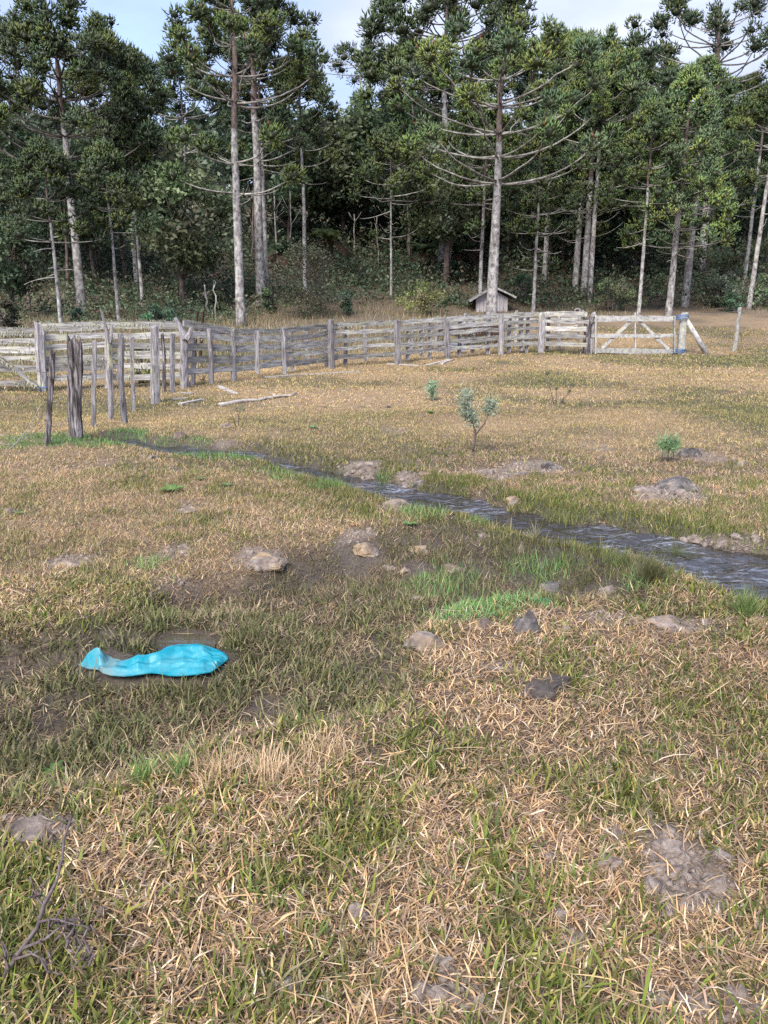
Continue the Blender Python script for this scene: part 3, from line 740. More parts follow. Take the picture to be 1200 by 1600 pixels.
B['e'] = bl('dark broadleaf tree between the left slim araucarias', 150, 470, 46, 7.5, 3.0, 55, DKG * 1.2, leaf=.15, nclump=60, nleaf=150, low=.3)
B['f'] = bl('dark broadleaf tree behind the close trio of trunks', 880, 455, 50, 8.5, 3.4, 56, DKG * 1.25, leaf=.16, nclump=60, nleaf=150, low=.25)
B['g'] = bl('dark broadleaf tree behind the slim white trunk by the gate', 990, 455, 48, 7.0, 2.9, 57, DKG * 1.15, leaf=.15, nclump=60, nleaf=150, low=.2)
B['h'] = bl('dark broadleaf tree deep behind the right edge trunks', 1150, 440, 54, 8.5, 3.6, 58, DKG, leaf=.17, nclump=60, nleaf=150, low=.2)
B['i'] = bl('yellowish-green broadleaf crown tucked behind the lone umbrella araucaria', 735, 440, 50, 9.0, 2.6, 59, np.array([.085, .10, .03]), leaf=.14, nclump=60, nleaf=150, low=.45)
B['j'] = bl('dark broadleaf tree behind the thin pale central araucaria', 455, 430, 54, 9.0, 3.6, 60, DKG, leaf=.17, nclump=60, nleaf=150, low=.35)
B['k'] = bl('dark broadleaf tree above the tree ferns in the shade', 640, 420, 54, 9.5, 3.4, 61, DKG * 1.2, leaf=.17, nclump=60, nleaf=150, low=.35)
B['l'] = bl('dark broadleaf tree behind the tall left umbrella araucaria', 70, 450, 50, 8.5, 3.6, 62, DKG * .9, leaf=.17, nclump=60, nleaf=150, low=.2)

def shrub(label, px, py, Y, wpx, hpx, seed, tone, leaf=.06, n=18, nl=130, name='shrub', group=None):
    s = Y / FPX
    return bl(label, px, py, Y, hpx * s, wpx * s / 2, seed, tone * 1.4, name=name, cat='bush', leaf=leaf, nclump=n, nleaf=nl, trunk_r=.02, low=.05, multi=4, hollow=.2, group=group)
shrub('big grey-green twiggy bush on the slope behind the fence middle', 488, 490, 37, 110, 110, 71, GRY * .8, .05, 46, 130)
shrub('rounded blue-green bush behind the fence left of the pale trunk', 248, 508, 32, 56, 34, 72, TEAL * 1.5, .05, 22, 150)
shrub('pale yellow-green bush on the slope left of the shed', 652, 492, 38, 66, 50, 73, YEL * .9, .05, 24, 110)
shrub('dark green bush right beside the shed', 815, 485, 42, 44, 44, 74, TEAL * .8, .05, 18, 130)
shrub('low dark bush behind the fence near the young left araucaria', 122, 505, 34, 22, 24, 75, TEAL * .7, .05, 10, 120)
shrub('dark leafy bush left of the grey twiggy one', 425, 490, 39, 50, 34, 76, OLV * 1.1, .06, 16, 120)
shrub('small green bush at the foot of the open slope', 545, 485, 38, 34, 36, 77, TEAL * 1.0, .05, 12, 120)
shrub('yellowish bush behind the left half of the gate', 955, 492, 40, 60, 48, 78, OLV * 1.5, .06, 20, 130)
shrub('green bush behind the right half of the gate', 1018, 485, 41, 50, 50, 79, OLV * 1.3, .06, 18, 130)
shrub('grey-green bush between the conical tree and the right edge trunks', 1120, 478, 42, 70, 56, 80, np.array([.075, .09, .06]), .06, 26, 130)
shrub('bright green low bush below the right edge trunks', 1140, 486, 40, 40, 28, 81, TEAL * 1.3, .05, 14, 130)
shrub('dark spreading bush on the shaded bank between the conical tree and the right edge', 1100, 440, 48, 70, 44, 96, OLV * .8, .07, 22, 120)
shrub('dark spreading bush on the bank high under the right edge trunks', 1175, 425, 50, 80, 50, 97, OLV * .7, .07, 24, 120)
shrub('low dark bush on the bank right of the slim white trunk', 1020, 440, 47, 60, 36, 98, OLV * .7, .07, 18, 120)
shrub('bush at the right edge of the photo under the wood', 1196, 482, 42, 50, 50, 82, OLV * 1.1, .06, 16, 130)
shrub('dull bush behind the dark leaning planks', 330, 490, 38, 50, 40, 83, GRY * .8, .06, 14, 120)
shrub('dark bush at the foot of the broad evergreen', 285, 478, 41, 60, 36, 84, OLV * .9, .06, 16, 120)
shrub('green bush at the left corner behind the rails', 12, 520, 30, 50, 60, 85, GRY * .6, .06, 20, 120)
shrub('dark bush on the shaded bank below the tree ferns', 700, 440, 47, 40, 36, 86, TEAL * .6, .06, 12, 120)
shrub('dusty green bush on the bank right of the grey twiggy one', 560, 440, 46, 60, 40, 87, OLV * 1.0, .06, 16, 120)
shrub('leafy bush inside the corral behind the near posts', 223, 600, 17.2, 34, 62, 88, np.array([.13, .15, .05]), .035, 16, 90)

def tree_fern(label, px, py, Y, trunk_px, frond, seed, tone, brown=.2, n=16):
    rng = np.random.default_rng(seed)
    b = at(px, py, Y); b[2] = Hs(b[0], b[1])
    root = empty('tree_fern', b, label, 'fern')
    h = trunk_px * Y / FPX
    pts = np.column_stack([np.zeros(6), np.zeros(6), np.linspace(-.2, h, 6)]); pts[:, 0] += rng.normal(size=6) * .03
    v, f = tube(pts, np.linspace(.16, .13, 6), 8, .12, rng); mb = MB(); mb.add(v, f)
    obj('trunk', mb.mesh('trunk', M_BROWN, True), root)
    for i in range(n):
        az = 6.283 * (i + rng.uniform(-.3, .3)) / n; dead = rng.random() < brown
        u = np.linspace(0, 1, 12); L = frond * rng.uniform(.8, 1.1)
        e = np.radians((55 if not dead else -5) + rng.uniform(-12, 12)) - np.radians(95 if not dead else 70) * u ** 1.3
        st = L / 11
        p = np.vstack([[0, 0, 0], np.cumsum(np.column_stack([np.cos(e) * math.cos(az), np.cos(e) * math.sin(az), np.sin(e)])[:-1] * st, 0)]) + [0, 0, h]
        side = np.array([-math.sin(az), math.cos(az), 0])
        mb = MB(); colr = tone * rng.uniform(.8, 1.2) if not dead else np.array([.13, .075, .05])
        v, f = tube(p, np.linspace(.014, .004, 12), 4); mb.add(v, f, colr * .6)
        for k in range(1, 12):
            for s_ in (-1, 1):
                for sub in (0, .5):
                    q = p[k - 1] + (p[k] - p[k - 1]) * sub
                    ln = L * .30 * math.sin(math.pi * (.12 + .84 * (k - 1 + sub) / 11.5)) * rng.uniform(.85, 1.1)
                    tip = q + side * s_ * ln + (p[k] - p[k - 1]) * 1.1 - np.array([0, 0, ln * .25])
                    w_ = (p[k] - p[k - 1]) * .28
                    mb.add([q - w_ * .6, q + w_ * .6, tip + w_ * .2, (q + tip) / 2 - w_], [(0, 1, 2, 3)], colr * rng.uniform(.8, 1.2))
        obj('frond', mb.mesh('frond', M_FERN), root)
    return root
tree_fern('light green tree fern with one side browned in front of the dark wood', 517, 425, 47, 56, 1.5, 91, np.array([.12, .15, .04]), .3, 18)
tree_fern('shaded tree fern right of the very thin young araucaria', 712, 420, 49, 34, 1.4, 92, np.array([.07, .12, .045]), .3)
tree_fern('shaded tree fern between pale trunks left of the light green one', 440, 420, 48, 32, 1.3, 93, np.array([.06, .10, .045]), .35)
tree_fern('brown withered tree fern in the shade by the greyish broadleaf tree', 735, 430, 50, 34, 1.3, 94, np.array([.08, .09, .04]), .8)
tree_fern('low tree fern at the right of the thin bare stem', 662, 428, 50, 30, 1.3, 95, np.array([.07, .11, .05]), .4)

# bare stems that show pale against the shade
for i, (px, py, Y, hp, wp, lb) in enumerate([
    (435, 430, 49, 120, 3.2, 'thin pale bare stem just right of the twin-looking araucaria'),
    (456, 425, 50, 110, 2.6, 'thin forked stem between twin-looking araucaria and central one'),
    (553, 405, 52, 70, 3.0, 'thin pale stem beside the browned fern fronds'),
    (592, 430, 50, 75, 3.0, 'leaning pale stem left of the very thin young araucaria'),
    (690, 440, 48, 110, 3.4, 'pale mossy stem among the greyish broadleaf boughs'),
    (700, 445, 47, 95, 3.0, 'slanting mossy stem right of the pale mossy one'),
    (325, 490, 37, 48, 4.2, 'white dead stub standing left of the pale trunked araucaria'),
    (338, 492, 36, 52, 3.2, 'thin white dead stick beside the dead stub'),
    (108, 475, 44, 140, 6.0, 'grey bare trunk right of the tall left umbrella araucaria'),
    (200, 452, 47, 150, 6.5, 'grey bare trunk deep in the shade left of the evergreen'),
    (286, 450, 50, 90, 5.0, 'grey trunk under the broad evergreen'),
    (45, 480, 40, 120, 5.0, 'leaning brown trunk at the left edge shade'),
    (855, 455, 50, 140, 5.0, 'grey bare trunk right of the slim dead limbed araucaria'),
    (945, 440, 52, 130, 4.0, 'grey stem in the shade above the gate left end'),
    (1105, 440, 52, 120, 4.0, 'grey stem in the shade behind the grey-green bush'),
    (1190, 440, 50, 130, 4.5, 'grey stem at the right edge shade'),
    (160, 462, 48, 130, 4.0, 'dark bare stem behind the left slim araucaria'),
    (640, 425, 52, 110, 3.0, 'dark bare stem right of the very thin young araucaria'),
    (790, 440, 52, 120, 4.0, 'dark bare stem right of the lone umbrella araucaria'),
    (395, 440, 50, 110, 3.5, 'dark bare stem between pale trunked and twin-looking araucarias')]):
    rng = np.random.default_rng(300 + i)
    b = at(px, py, Y); b[2] = Hs(b[0], b[1]); s = Y / FPX; h = hp * s
    n = 8; t = np.linspace(0, 1, n); lean = rng.normal(size=2) * .05 * h
    pts = np.column_stack([t * lean[0] + rng.normal(size=n) * .03, t * lean[1], -.2 + t * (h + .2)])
    v, f = tube(pts, wp * s / 2 * (1 - .5 * t), 7, .08, rng); mb = MB(); mb.add(v, f)
    for q in range(3):
        k = rng.integers(4, n - 1); d = rng.normal(size=3); d[2] = abs(d[2]) + .6; d /= np.linalg.norm(d)
        v, f = tube([pts[k], pts[k] + d * .3 * h * .4, pts[k] + d * .3 * h * .75 + [0, 0, .1]], [wp * s * .22, wp * s * .15, .008], 5); mb.add(v, f)
    tag(obj('bare_stem', mb.mesh('bare_stem', M_LIMB if i < 8 else M_BARK_RED, True), None, b), lb, 'stem')

# the far wood: one mass of crowns and trunks over the hill
rng = np.random.default_rng(77)
Pc, Kc, Tc = [], [], MB()
def wood_crown(x, y, h, w, low, n, sz, tone):
    z0 = Hs(x, y)
    cen = []
    for q in range(22):
        d = rng.normal(size=3); d /= np.linalg.norm(d); rr = rng.random() ** .4
        cen.append([x + d[0] * w * rr, y + d[1] * w * rr, z0 + h * (low + (1 - low) * (.5 + .5 * d[2] * rr))])
    P, K = clump_points(np.array(cen), rng.uniform(.22, .36, 22) * w, n, rng)
    ck = tone * rng.uniform(.6, 1.4, (22, 1))
    Pc.append(leaf_quads(P, sz, ck[K] * rng.uniform(.75, 1.3, (len(P), 1)), rng))
    t = np.linspace(0, 1, 5)
    v, f = tube(np.column_stack([np.full(5, x) + rng.normal(size=5) * .15, np.full(5, y), z0 - .3 + t * h * .7]), .16 * (1 - .5 * t), 6); Tc.add(v, f)
for i in range(210):
    Y = rng.uniform(56, 108); x = rng.uniform(-.62, .62) * Y
    low = .12 if Y < 68 else .2
    wood_crown(x, Y, rng.uniform(6.0, 9.5) * (.8 if Y < 64 else 1), rng.uniform(2.2, 3.6), low, 30 if Y < 75 else 20, .29 if Y < 75 else .45, (DKG if rng.random() < .7 else OLV) * rng.uniform(.8, 1.15))
V = np.concatenate([p[0] for p in Pc]); C = np.concatenate([p[2] for p in Pc]); F = np.arange(len(V)).reshape(-1, 4)
wood = obj('forest', mesh_np('forest', V, F, M_LEAF, C))
tag(wood, 'dark mixed wood covering the hill behind the nearer trees', kind='stuff')
o = obj('trunks', Tc.mesh('trunks', M_BARK_RED, True), wood); tag(o, kind='stuff')

# undergrowth: saplings, dead leaves, bracken over the slope
rng = np.random.default_rng(78)
Vs, Cs = [], []
for i in range(3700):
    Y = rng.uniform(22, 66) ; x = rng.uniform(-.6, .6) * Y
    if float(wild(x, Y)) < .7 or (abs(x - 5.5) < 2.6 and Y < 40.5): continue
    dens = sstep(.0, .6, float(fbm(x, Y, 4.0, 2, 70)) + .50 + .07 * (Y - 41))
    if rng.random() > dens or (Y < 39 and x > 6 and rng.random() < .7): continue
    h = rng.uniform(.35, 1.1) * max(.6, 1 + .05 * (Y - 36)); w = h * rng.uniform(.8, 1.3)
    z0 = Hs(x, Y); n = 46; lf = .075 + .0035 * (Y - 36)
    p = rng.normal(size=(n, 3)) * [w * .5, w * .5, h * .28] + [x, Y, z0 + h * .45]
    p[:, 2] = np.maximum(p[:, 2], z0 + .03)
    r_ = rng.random()
    tone = (DKG * 1.3 if r_ < .35 else OLV * 1.35 if r_ < .7 else np.array([.15, .11, .075]) if r_ < .85 else TEAL * 1.3)
    v, f, c_ = leaf_quads(p, lf, np.broadcast_to(tone * (1 if Y < 46 else .75), (n, 3)) * rng.uniform(.6, 1.4, (n, 1)), rng)  # clumps deep in the wood get darker leaves, painting the interior shade
    Vs.append(v); Cs.append(c_)
V = np.concatenate(Vs); C = np.concatenate(Cs)
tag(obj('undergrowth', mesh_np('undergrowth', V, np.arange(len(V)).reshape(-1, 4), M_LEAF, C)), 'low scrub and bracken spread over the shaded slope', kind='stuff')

# ------------------------------------------------------------------ fences
def board(L, w, t, rng, seg=7, wob=.012, ragged=.03):
    """a rough board along local X, centred, height w (Z), thickness t (Y)"""
    xs_ = np.linspace(-L / 2, L / 2, seg); V = []; F = []
    bow = rng.normal() * wob * 1.5
    for i, x in enumerate(xs_):
        u = x / (L / 2); z0 = bow * (1 - u * u) + rng.normal() * wob * .5
        h = w / 2 * (1 + rng.normal() * .10)
        ex = rng.normal() * ragged if i in (0, seg - 1) else 0
        for y_, z_ in ((-t / 2, -h), (t / 2, -h), (t / 2, h), (-t / 2, h)):
            V.append((x + ex + rng.normal() * ragged * .3, y_ + rng.normal() * t * .05, z0 + z_ + rng.normal() * wob * .3))
    for i in range(seg - 1):
        for j in range(4):
            k = (j + 1) % 4; F.append((i * 4 + j, i * 4 + k, (i + 1) * 4 + k, (i + 1) * 4 + j))
    F += [(3, 2, 1, 0), tuple((seg - 1) * 4 + j for j in range(4))]
    return V, F
def place_board(name, p, q, w, t, mat, parent, rng, origin, roll=0.0, seg=7, wob=.012, label=None):
    p = np.asarray(p, float); q = np.asarray(q, float); d = q - p; L = np.linalg.norm(d)
    V, F = board(L, w, t, rng, seg, wob); mb = MB(); mb.add(V, F)
    o = obj(name, mb.mesh(name, mat), parent)
    x = Vector(d / L); up = Vector((0, 0, 1)) if abs(x.z) < .9 else Vector((0, -1, 0))
    y = up.cross(x).normalized(); z = x.cross(y)
    m = Matrix((x, y, z)).transposed().to_4x4() @ Matrix.Rotation(roll, 4, 'X')
    m.translation = Vector((p + q) / 2 - np.asarray(origin))
    o.matrix_local = m
    if label: o['label'] = label
    return o
def post_mesh(h, r, rng, mat, style='round', lean=(0, 0), bend=.02):
    """a weathered post with its foot 0.3 m in the ground; local z = 0 at the soil"""
    mb = MB(); n = 11; t = np.linspace(0, 1, n)
    wob = np.cumsum(rng.normal(size=(n, 2)) * bend * .35, 0); wob -= wob[2]
    def stem(x0, y0, r_, h_, lx, ly, sides=10, taper=.12, jag=.05):
        z = -.3 + t * (h_ + .3)
        pts = np.column_stack([x0 + wob[:, 0] + lx * z, y0 + wob[:, 1] + ly * z, z])
        v, f = tube(pts, r_ * (1 - taper * t), sides, .11, rng)
        v[-sides:, 2] += rng.uniform(-jag, jag, sides)
        mb.add(v, f)
    if style == 'round': stem(0, 0, r, h, *lean)
    elif style == 'batten':
        V, F = board(h + .02, r * 1.9, r * .7, rng, 8, .006, .015); V = np.array(V)
        V = np.column_stack([V[:, 2] + lean[0] * (V[:, 0] + h / 2), V[:, 1], V[:, 0] + h / 2]); mb.add(V, [f[::-1] for f in F])
    elif style == 'split':
        stem(-r * .30, 0, r * .72, h, lean[0] - .008, lean[1], 9, .1, .09); stem(r * .34, .015, r * .70, h * .95, lean[0] + .008, lean[1], 9, .1, .12)
    elif style == 'fork':
        stem(0, 0, r, h * .74, *lean)
        zt = h * .70
        for sx, hh, rr in ((-1, h, .62), (1, h * .86, .55)):
            pts = [(lean[0] * zt, 0, zt), (lean[0] * zt + sx * r * .9, .01, zt + (hh - zt) * .5), (lean[0] * zt + sx * r * (1.9 if sx < 0 else 1.3), 0, hh)]
            v, f = tube(pts, [r * .9, r * rr, r * .35], 8, .1, rng); mb.add(v, f)
    return mb.mesh('post', mat, False)

def fence_root(name, label, p): return empty(name, p, label, 'fence')
rngf = np.random.default_rng(500)
def add_post(root, o, px, pyb, pyt, wpx, style='round', mat=None, lean_px=0, label=None, Yover=None, name='post', yoff=0.0, gap=0.0):
    g = ground(px, pyb) if Yover is None else None
    if g is None:
        g = at(px, pyb, Yover); g[2] = Hs(g[0], g[1])
    top = at(px + lean_px, pyt, g[1]); h = top[2] - g[2]
    r = wpx / FPX * math.hypot(g[1], CAM_H) / 2
    me = post_mesh(h - gap, r, rngf, mat or M_WOOD, style, ((top[0] - g[0]) / max(h, .2), 0))
    p = obj(name, me, root, Vector(np.array([g[0], g[1] + yoff, g[2] + gap]) - np.asarray(o)))
    if label: p['label'] = label
    return g, h

# corral rail fence, right run (front posts measured on the photo: x, foot, top, width, style)
RP = [(331,600,516,8,'round',-1),(365,596,514,9,'round',-2),(403,592,517,7,'batten',-1),(445,585,514,7,'split',-4),(480,577,513,6.5,'batten',-1),(519,576,501,10,'round',-1),
      (571,569,508,6,'batten',-1),(621,570,501,10,'round',0),(659,563,501,6.5,'batten',-1),(700,561,497,8.5,'split',-4),(738,557,495,6.5,'batten',0),(783,555,492,9,'round',0),
      (814,552,491,6.5,'batten',0),(845,551,489,9,'split',1),(873,549,488,5.5,'batten',0)]
g0 = ground(480, 577)
rail_f = fence_root('rail_fence', 'long weathered corral rail fence with lichen, running from the tall posts to the gate', g0)
line = []
for x, yb, yt, w, stl, ln in RP:
    g, h = add_post(rail_f, g0, x, yb, yt, w, stl, None, ln, gap=(.12 if stl == 'batten' else 0), name='post' if stl != 'batten' else 'batten')
    line.append((g, h))
line = [(ground(292, 606), 1.33)] + line + [(ground(912, 555), 1.35)]
pts = np.array([l[0] for l in line])
hts = np.array([l[1] for l in line])
# smooth the line for the rails
sm = pts.copy()
for it in range(2): sm[1:-1] = (sm[:-2] + 2 * sm[1:-1] + sm[2:]) / 4
smh = hts.copy(); smh[1:-1] = (hts[:-2] + 2 * hts[1:-1] + hts[2:]) / 4
cuts = [0, 2, 4, 6, 8, 10, 12, 14, 16]
RAIL_SEGS = []
for a, b in zip(cuts[:-1], cuts[1:]):
    for k, fr in enumerate((.965, .80, .62, .43, .24)):
        jp = rngf.normal() * .012; jq = rngf.normal() * .012
        back = .085
        p = sm[a] + [0, back, smh[a] * fr + jp]; q = sm[b] + [0, back, smh[b] * fr + jq]
        ext = (q - p) / np.linalg.norm(q - p) * .06
        off = .012 * ((a // 2 + k) % 2)
        place_board('rail', p - ext + [0, off, 0], q + ext + [0, off, 0], rngf.uniform(.105, .155), .035, M_RAIL, rail_f, rngf, g0)
        RAIL_SEGS.append((p, q, .065, fr))
for i in range(1, len(line) - 1):        # battens nailed on the far side
    if rngf.random() < .75:
        s_ = rngf.uniform(.2, .6); p = sm[i] * (1 - s_) + sm[min(i + 1, len(sm) - 1)] * s_
        me = post_mesh(smh[i] * rngf.uniform(.85, .98), .06, rngf, M_WOOD, 'batten')
        obj('batten', me, rail_f, Vector(p + [0, .17, .05] - g0))
# loose lichen hanging from rails
def fringe(segs, n, parent, origin, lmin, lmax, rng):
    V = []; C = []
    for p, q, hw, fr in segs:
        k = int(n * np.linalg.norm(q - p) * (1.5 if fr > .9 else .8))
        t = rng.random(k) ; base = p[None] + (q - p)[None] * t[:, None]
        dense = fbm(t * 7 + p[0] * 3, np.full(k, fr * 9), 1.0, 2, 90) > -.1
        base = base[dense]; k = len(base)
        top = rng.random(k) < .5
        base = base + np.column_stack([np.zeros(k), rng.uniform(-.03, .0, k), np.where(top, hw * .9, rng.uniform(-1, .6, k) * hw)])
        l = rng.uniform(lmin, lmax, k)
        d = np.column_stack([rng.normal(size=k) * .5, -np.abs(rng.normal(size=k)) * .5, np.where(top, .6, -1.0)]); d /= np.linalg.norm(d, axis=1)[:, None]
        s = np.column_stack([rng.uniform(.006, .016, k), np.zeros(k), np.zeros(k)])
        V.append(np.stack([base - s, base + s, base + d * l[:, None]], 1).reshape(-1, 3))
        c_ = np.array([.38, .37, .26]) * rng.uniform(.6, 1.25, (k, 1)); C.append(np.repeat(c_, 3, 0))
    V = np.concatenate(V) - origin; C = np.concatenate(C)
    o = obj('lichen', mesh_np('lichen', V, np.arange(len(V)).reshape(-1, 3), M_GRASS, C), parent)
    o['kind'] = 'stuff'; o['label'] = 'pale grey-green beard lichen on the rails'
fringe(RAIL_SEGS, 60, rail_f, g0, .02, .06, rngf)

# left run of the corral fence
gl = ground(150, 604)
left_f = fence_root('rail_fence', 'left corral rail fence thick with yellowish lichen behind the row of old posts', gl)
LS = []
pl_ = [at(-140, 620, 15.4), at(65, 612, 15.4), at(170, 610, 15.9), at(282, 607, 16.3)]
for p in pl_: p[2] = Hs(p[0], p[1])
for a in range(3):
    for k, fr in enumerate((1.28, 1.07, .86, .65, .44, .23) if a else (1.17, 1.0, .82, .64, .44, .16)):
        p = pl_[a] + [0, .10 + .012 * (a % 2), fr * (.98 if a == 0 else 1) + rngf.normal() * .015]; q = pl_[a + 1] + [0, .10 + .012 * (a % 2), fr + rngf.normal() * .015]
        ext = (q - p) / np.linalg.norm(q - p) * .05
        place_board('rail', p - ext, q + ext, rngf.uniform(.10, .155), .04, M_RAIL, left_f, rngf, gl)
        LS.append((p, q, .07, fr / 1.3 if k else .97))
add_post(left_f, gl, 66, 612, 508, 14, 'split', None, -3, 'forked grey post with pointed tips', Yover=15.35)
add_post(left_f, gl, -40, 620, 520, 12, 'round', None, 0, Yover=15.35)
add_post(left_f, gl, 168, 612, 520, 8, 'batten', None, 0, Yover=15.85)
add_post(left_f, gl, 289, 607, 496, 15, 'fork', None, 2, 'tall forked corner post', Yover=16.2)
add_post(left_f, gl, 302, 605, 520, 9, 'round', None, -2, Yover=16.6)
place_board('brace', at(-30, 535, 15.2), at(58, 604, 15.2), .07, .06, M_RAIL, left_f, rngf, gl, label='slanting lichen covered pole')
LS.append((at(-30, 535, 15.16), at(58, 604, 15.16), .04, .95))
fringe(LS, 130, left_f, gl, .03, .085, rngf)
mbr = MB()
for z_ in (.11,):
    a_ = np.linspace(0, 6.283, 13); c_ = at(64, 612, 15.2)
    v, f = tube(np.column_stack([c_[0] + .11 * np.cos(a_), np.full(13, 15.3) + .11 * np.sin(a_), np.full(13, Hs(c_[0], 15.3) + z_ + .02 * np.sin(a_ * 2))]) - gl, np.full(13, .012), 5); mbr.add(v, f)
o = obj('rope', mbr.mesh('rope', M_ROPE, True), left_f); o['label'] = 'scrap of blue rope'

# old wire fence of leaning posts
gw = ground(147, 668)
wire_f = fence_root('wire_fence', 'row of crooked old grey posts with slack wire leading towards the camera', gw)
WP = [(74,696,548,9,'round',M_WOOD_DARK,4,'dark edged split post closest to the camera'),(118,686,531,20,'split',M_WOOD_DARK,-2,'thick blackened post'),(147,668,534,6.5,'batten',M_WOOD,0,'thin pale stake'),
      (173,656,482,9,'fork',M_WOOD,-3,'twisted post with a forked top'),(195,662,523,9.5,'round',M_WOOD,-5,'grey post leaning inwards'),(210,643,527,6,'batten',M_WOOD,-4,'thin grey stake with lichen cap'),
      (243,631,511,16,'round',M_WOOD,-3,'stout grey post with rounded top'),(258,613,522,5.5,'round',M_WOOD_DARK,-4,'thin dark leaning stake'),(270,614,523,8,'round',M_WOOD,1,'pale lichen covered post')]
WG = []
for x, yb, yt, w, stl, m_, ln, lb in WP:
    g, h = add_post(wire_f, gw, x, yb, yt, w, stl, m_, ln, lb); WG.append((g, h))
for k, fr in enumerate((.30, .55, .80)):
    order = [0, 1, 2, 4, 6, 8] if k != 1 else [0, 1, 3, 5, 6, 7]
    for a, b in zip(order[:-1], order[1:]):
        p = WG[a][0] + [0, -.05, WG[a][1] * fr]; q = WG[b][0] + [0, -.05, WG[b][1] * fr]
        t = np.linspace(0, 1, 9)[:, None]; sag = .10 * rngf.uniform(.4, 1.6)
        c_ = p + (q - p) * t; c_[:, 2] -= (sag * 4 * t * (1 - t)).ravel()
        v, f = tube(c_ - gw, np.full(9, .0035), 4); mb = MB(); mb.add(v, f); obj('wire', mb.mesh('wire', M_WIRE), wire_f)
for k in range(3):      # slack strands fallen to the left
    p = WG[0][0] + [0, -.03, .25 + .12 * k]; q = ground(-60, 672 + 22 * k)
    t = np.linspace(0, 1, 12)[:, None]; c_ = p + (q - p) * t; c_[:, 2] = np.maximum(c_[:, 2] - (.25 * 4 * t * (1 - t)).ravel(), [Hs(a, b) + .02 for a, b in c_[:, :2]])
    v, f = tube(c_ - gw, np.full(12, .004), 4); mb = MB(); mb.add(v, f); obj('wire', mb.mesh('wire', M_WIRE), wire_f)

# gate and its posts
gg = ground(995, 553); YG = gg[1]
gate = empty('gate', gg, 'pale weathered wooden field gate with two inclined braces', 'gate')
def gp(px, py, dy=0): return at(px, py, YG + dy)
for (a, b, w) in [((926, 498), (1056, 498), 8), ((926, 524.5), (1056, 524), 5.5), ((926, 547), (1054, 549), 7)]:
    place_board('rail', gp(*a), gp(*b), w / FPX * YG, .035, M_GATE, gate, rngf, gg, wob=.006)
for px, dy in ((930, -.04), (992, .045), (1053, -.04)):
    w = 7 if px != 992 else 4
    place_board('stile', gp(px, 551, dy), gp(px, 493, dy), w / FPX * YG, .035, M_GATE, gate, rngf, gg, wob=.004)
place_board('brace', gp(939, 545, .045), gp(986, 501, .045), .10, .03, M_GATE, gate, rngf, gg, wob=.004)
place_board('brace', gp(999, 501, .047), gp(1046, 547, .047), .10, .03, M_GATE, gate, rngf, gg, wob=.004)
gq = at(1064, 556, YG - .02); gq[2] = Hs(gq[0], gq[1])
hinge = empty('gate_post', gq, 'pale gate post at the right end of the gate tied with blue rope', 'post')
hp_ = at(1064, 490, YG)[2] - gq[2]
obj('post', post_mesh(hp_, .14, rngf, M_GATE, 'round'), hinge)
for zf in (.93, .11):
    mbr = MB()
    for j in range(3):
        a_ = np.linspace(0, 6.283, 15); rr = .17
        v, f = tube(np.column_stack([rr * 1.2 * np.cos(a_) - .08, rr * np.sin(a_), hp_ * zf + .035 * (j - 1.5) + .03 * np.cos(a_ + j)]), np.full(15, .013), 5); mbr.add(v, f)
    o = obj('rope', mbr.mesh('rope', M_ROPE, True), hinge); o['label'] = 'blue rope lashing'
bq = ground(1104, 553)
br = empty('brace_pole', bq, 'inclined pole propping the roped gate post from the right', 'pole')
pv = np.array([at(1105, 555, YG - .05), at(1088, 526, YG - .03), at(1070, 496, YG)]) - bq
v, f = tube(pv, [.085, .08, .075], 9, .08, rngf); mb = MB(); mb.add(v, f); obj('pole', mb.mesh('pole', M_GATE, True), br)
# latch post at the left end of the gate
lp = at(916, 556, YG); lp[2] = Hs(lp[0], lp[1])
latch = empty('gate_post', lp, 'dark split post with curling tips between rail fence and gate', 'post')
hl = at(916, 484, YG)[2] - lp[2]
obj('post', post_mesh(hl, .13, rngf, M_WOOD_DARK, 'fork'), latch)
obj('post', post_mesh(hl * .93, .09, rngf, M_WOOD, 'round', (.03, 0)), latch, (.13, .1, 0))
c_ = at(902, 552, YG + .8); c_[2] = Hs(c_[0], c_[1])
bent = empty('bent_post', c_, 'thin post with a hooked top just left of the dark split gate post', 'post')
a_ = np.linspace(0, 3.6, 9)
hk = at(902, 482, YG + .8)[2] - c_[2]
pv = np.vstack([[[0, 0, -.2], [0, 0, hk * .5], [.01, 0, hk * .85]], np.column_stack([-.09 + .10 * np.cos(a_), np.zeros(9), hk * .92 + .10 * np.sin(a_)])])
v, f = tube(pv, np.linspace(.055, .028, len(pv)), 7, .06, rngf); mb = MB(); mb.add(v, f); obj('post', mb.mesh('post', M_WOOD, True), bent)
# single post with wires on the right
wp = ground(1147, 549)
wf2 = fence_root('wire_fence', 'slim white fence post with thin wires on the open grass right of the gate', wp)
hh = at(1147, 482, wp[1])[2] - wp[2]
obj('post', post_mesh(hh, .055, rngf, M_GATE, 'round'), wf2)
for fr in (.25, .5, .75, .95):
    for q in (at(1330, 545, wp[1] + 1.0), np.array([bq[0] - .9, YG, Hs(bq[0] - .9, YG) + 0])):
        q = np.array([q[0], q[1], Hs(q[0], q[1]) + hh * fr]); p = wp + [0, -.06, hh * fr]
        t = np.linspace(0, 1, 7)[:, None]; cc = p + (q - p) * t; cc[:, 2] -= (.06 * 4 * t * (1 - t)).ravel()
        v, f = tube(cc - wp, np.full(7, .004), 4); mb = MB(); mb.add(v, f); obj('wire', mb.mesh('wire', M_WIRE), wf2)

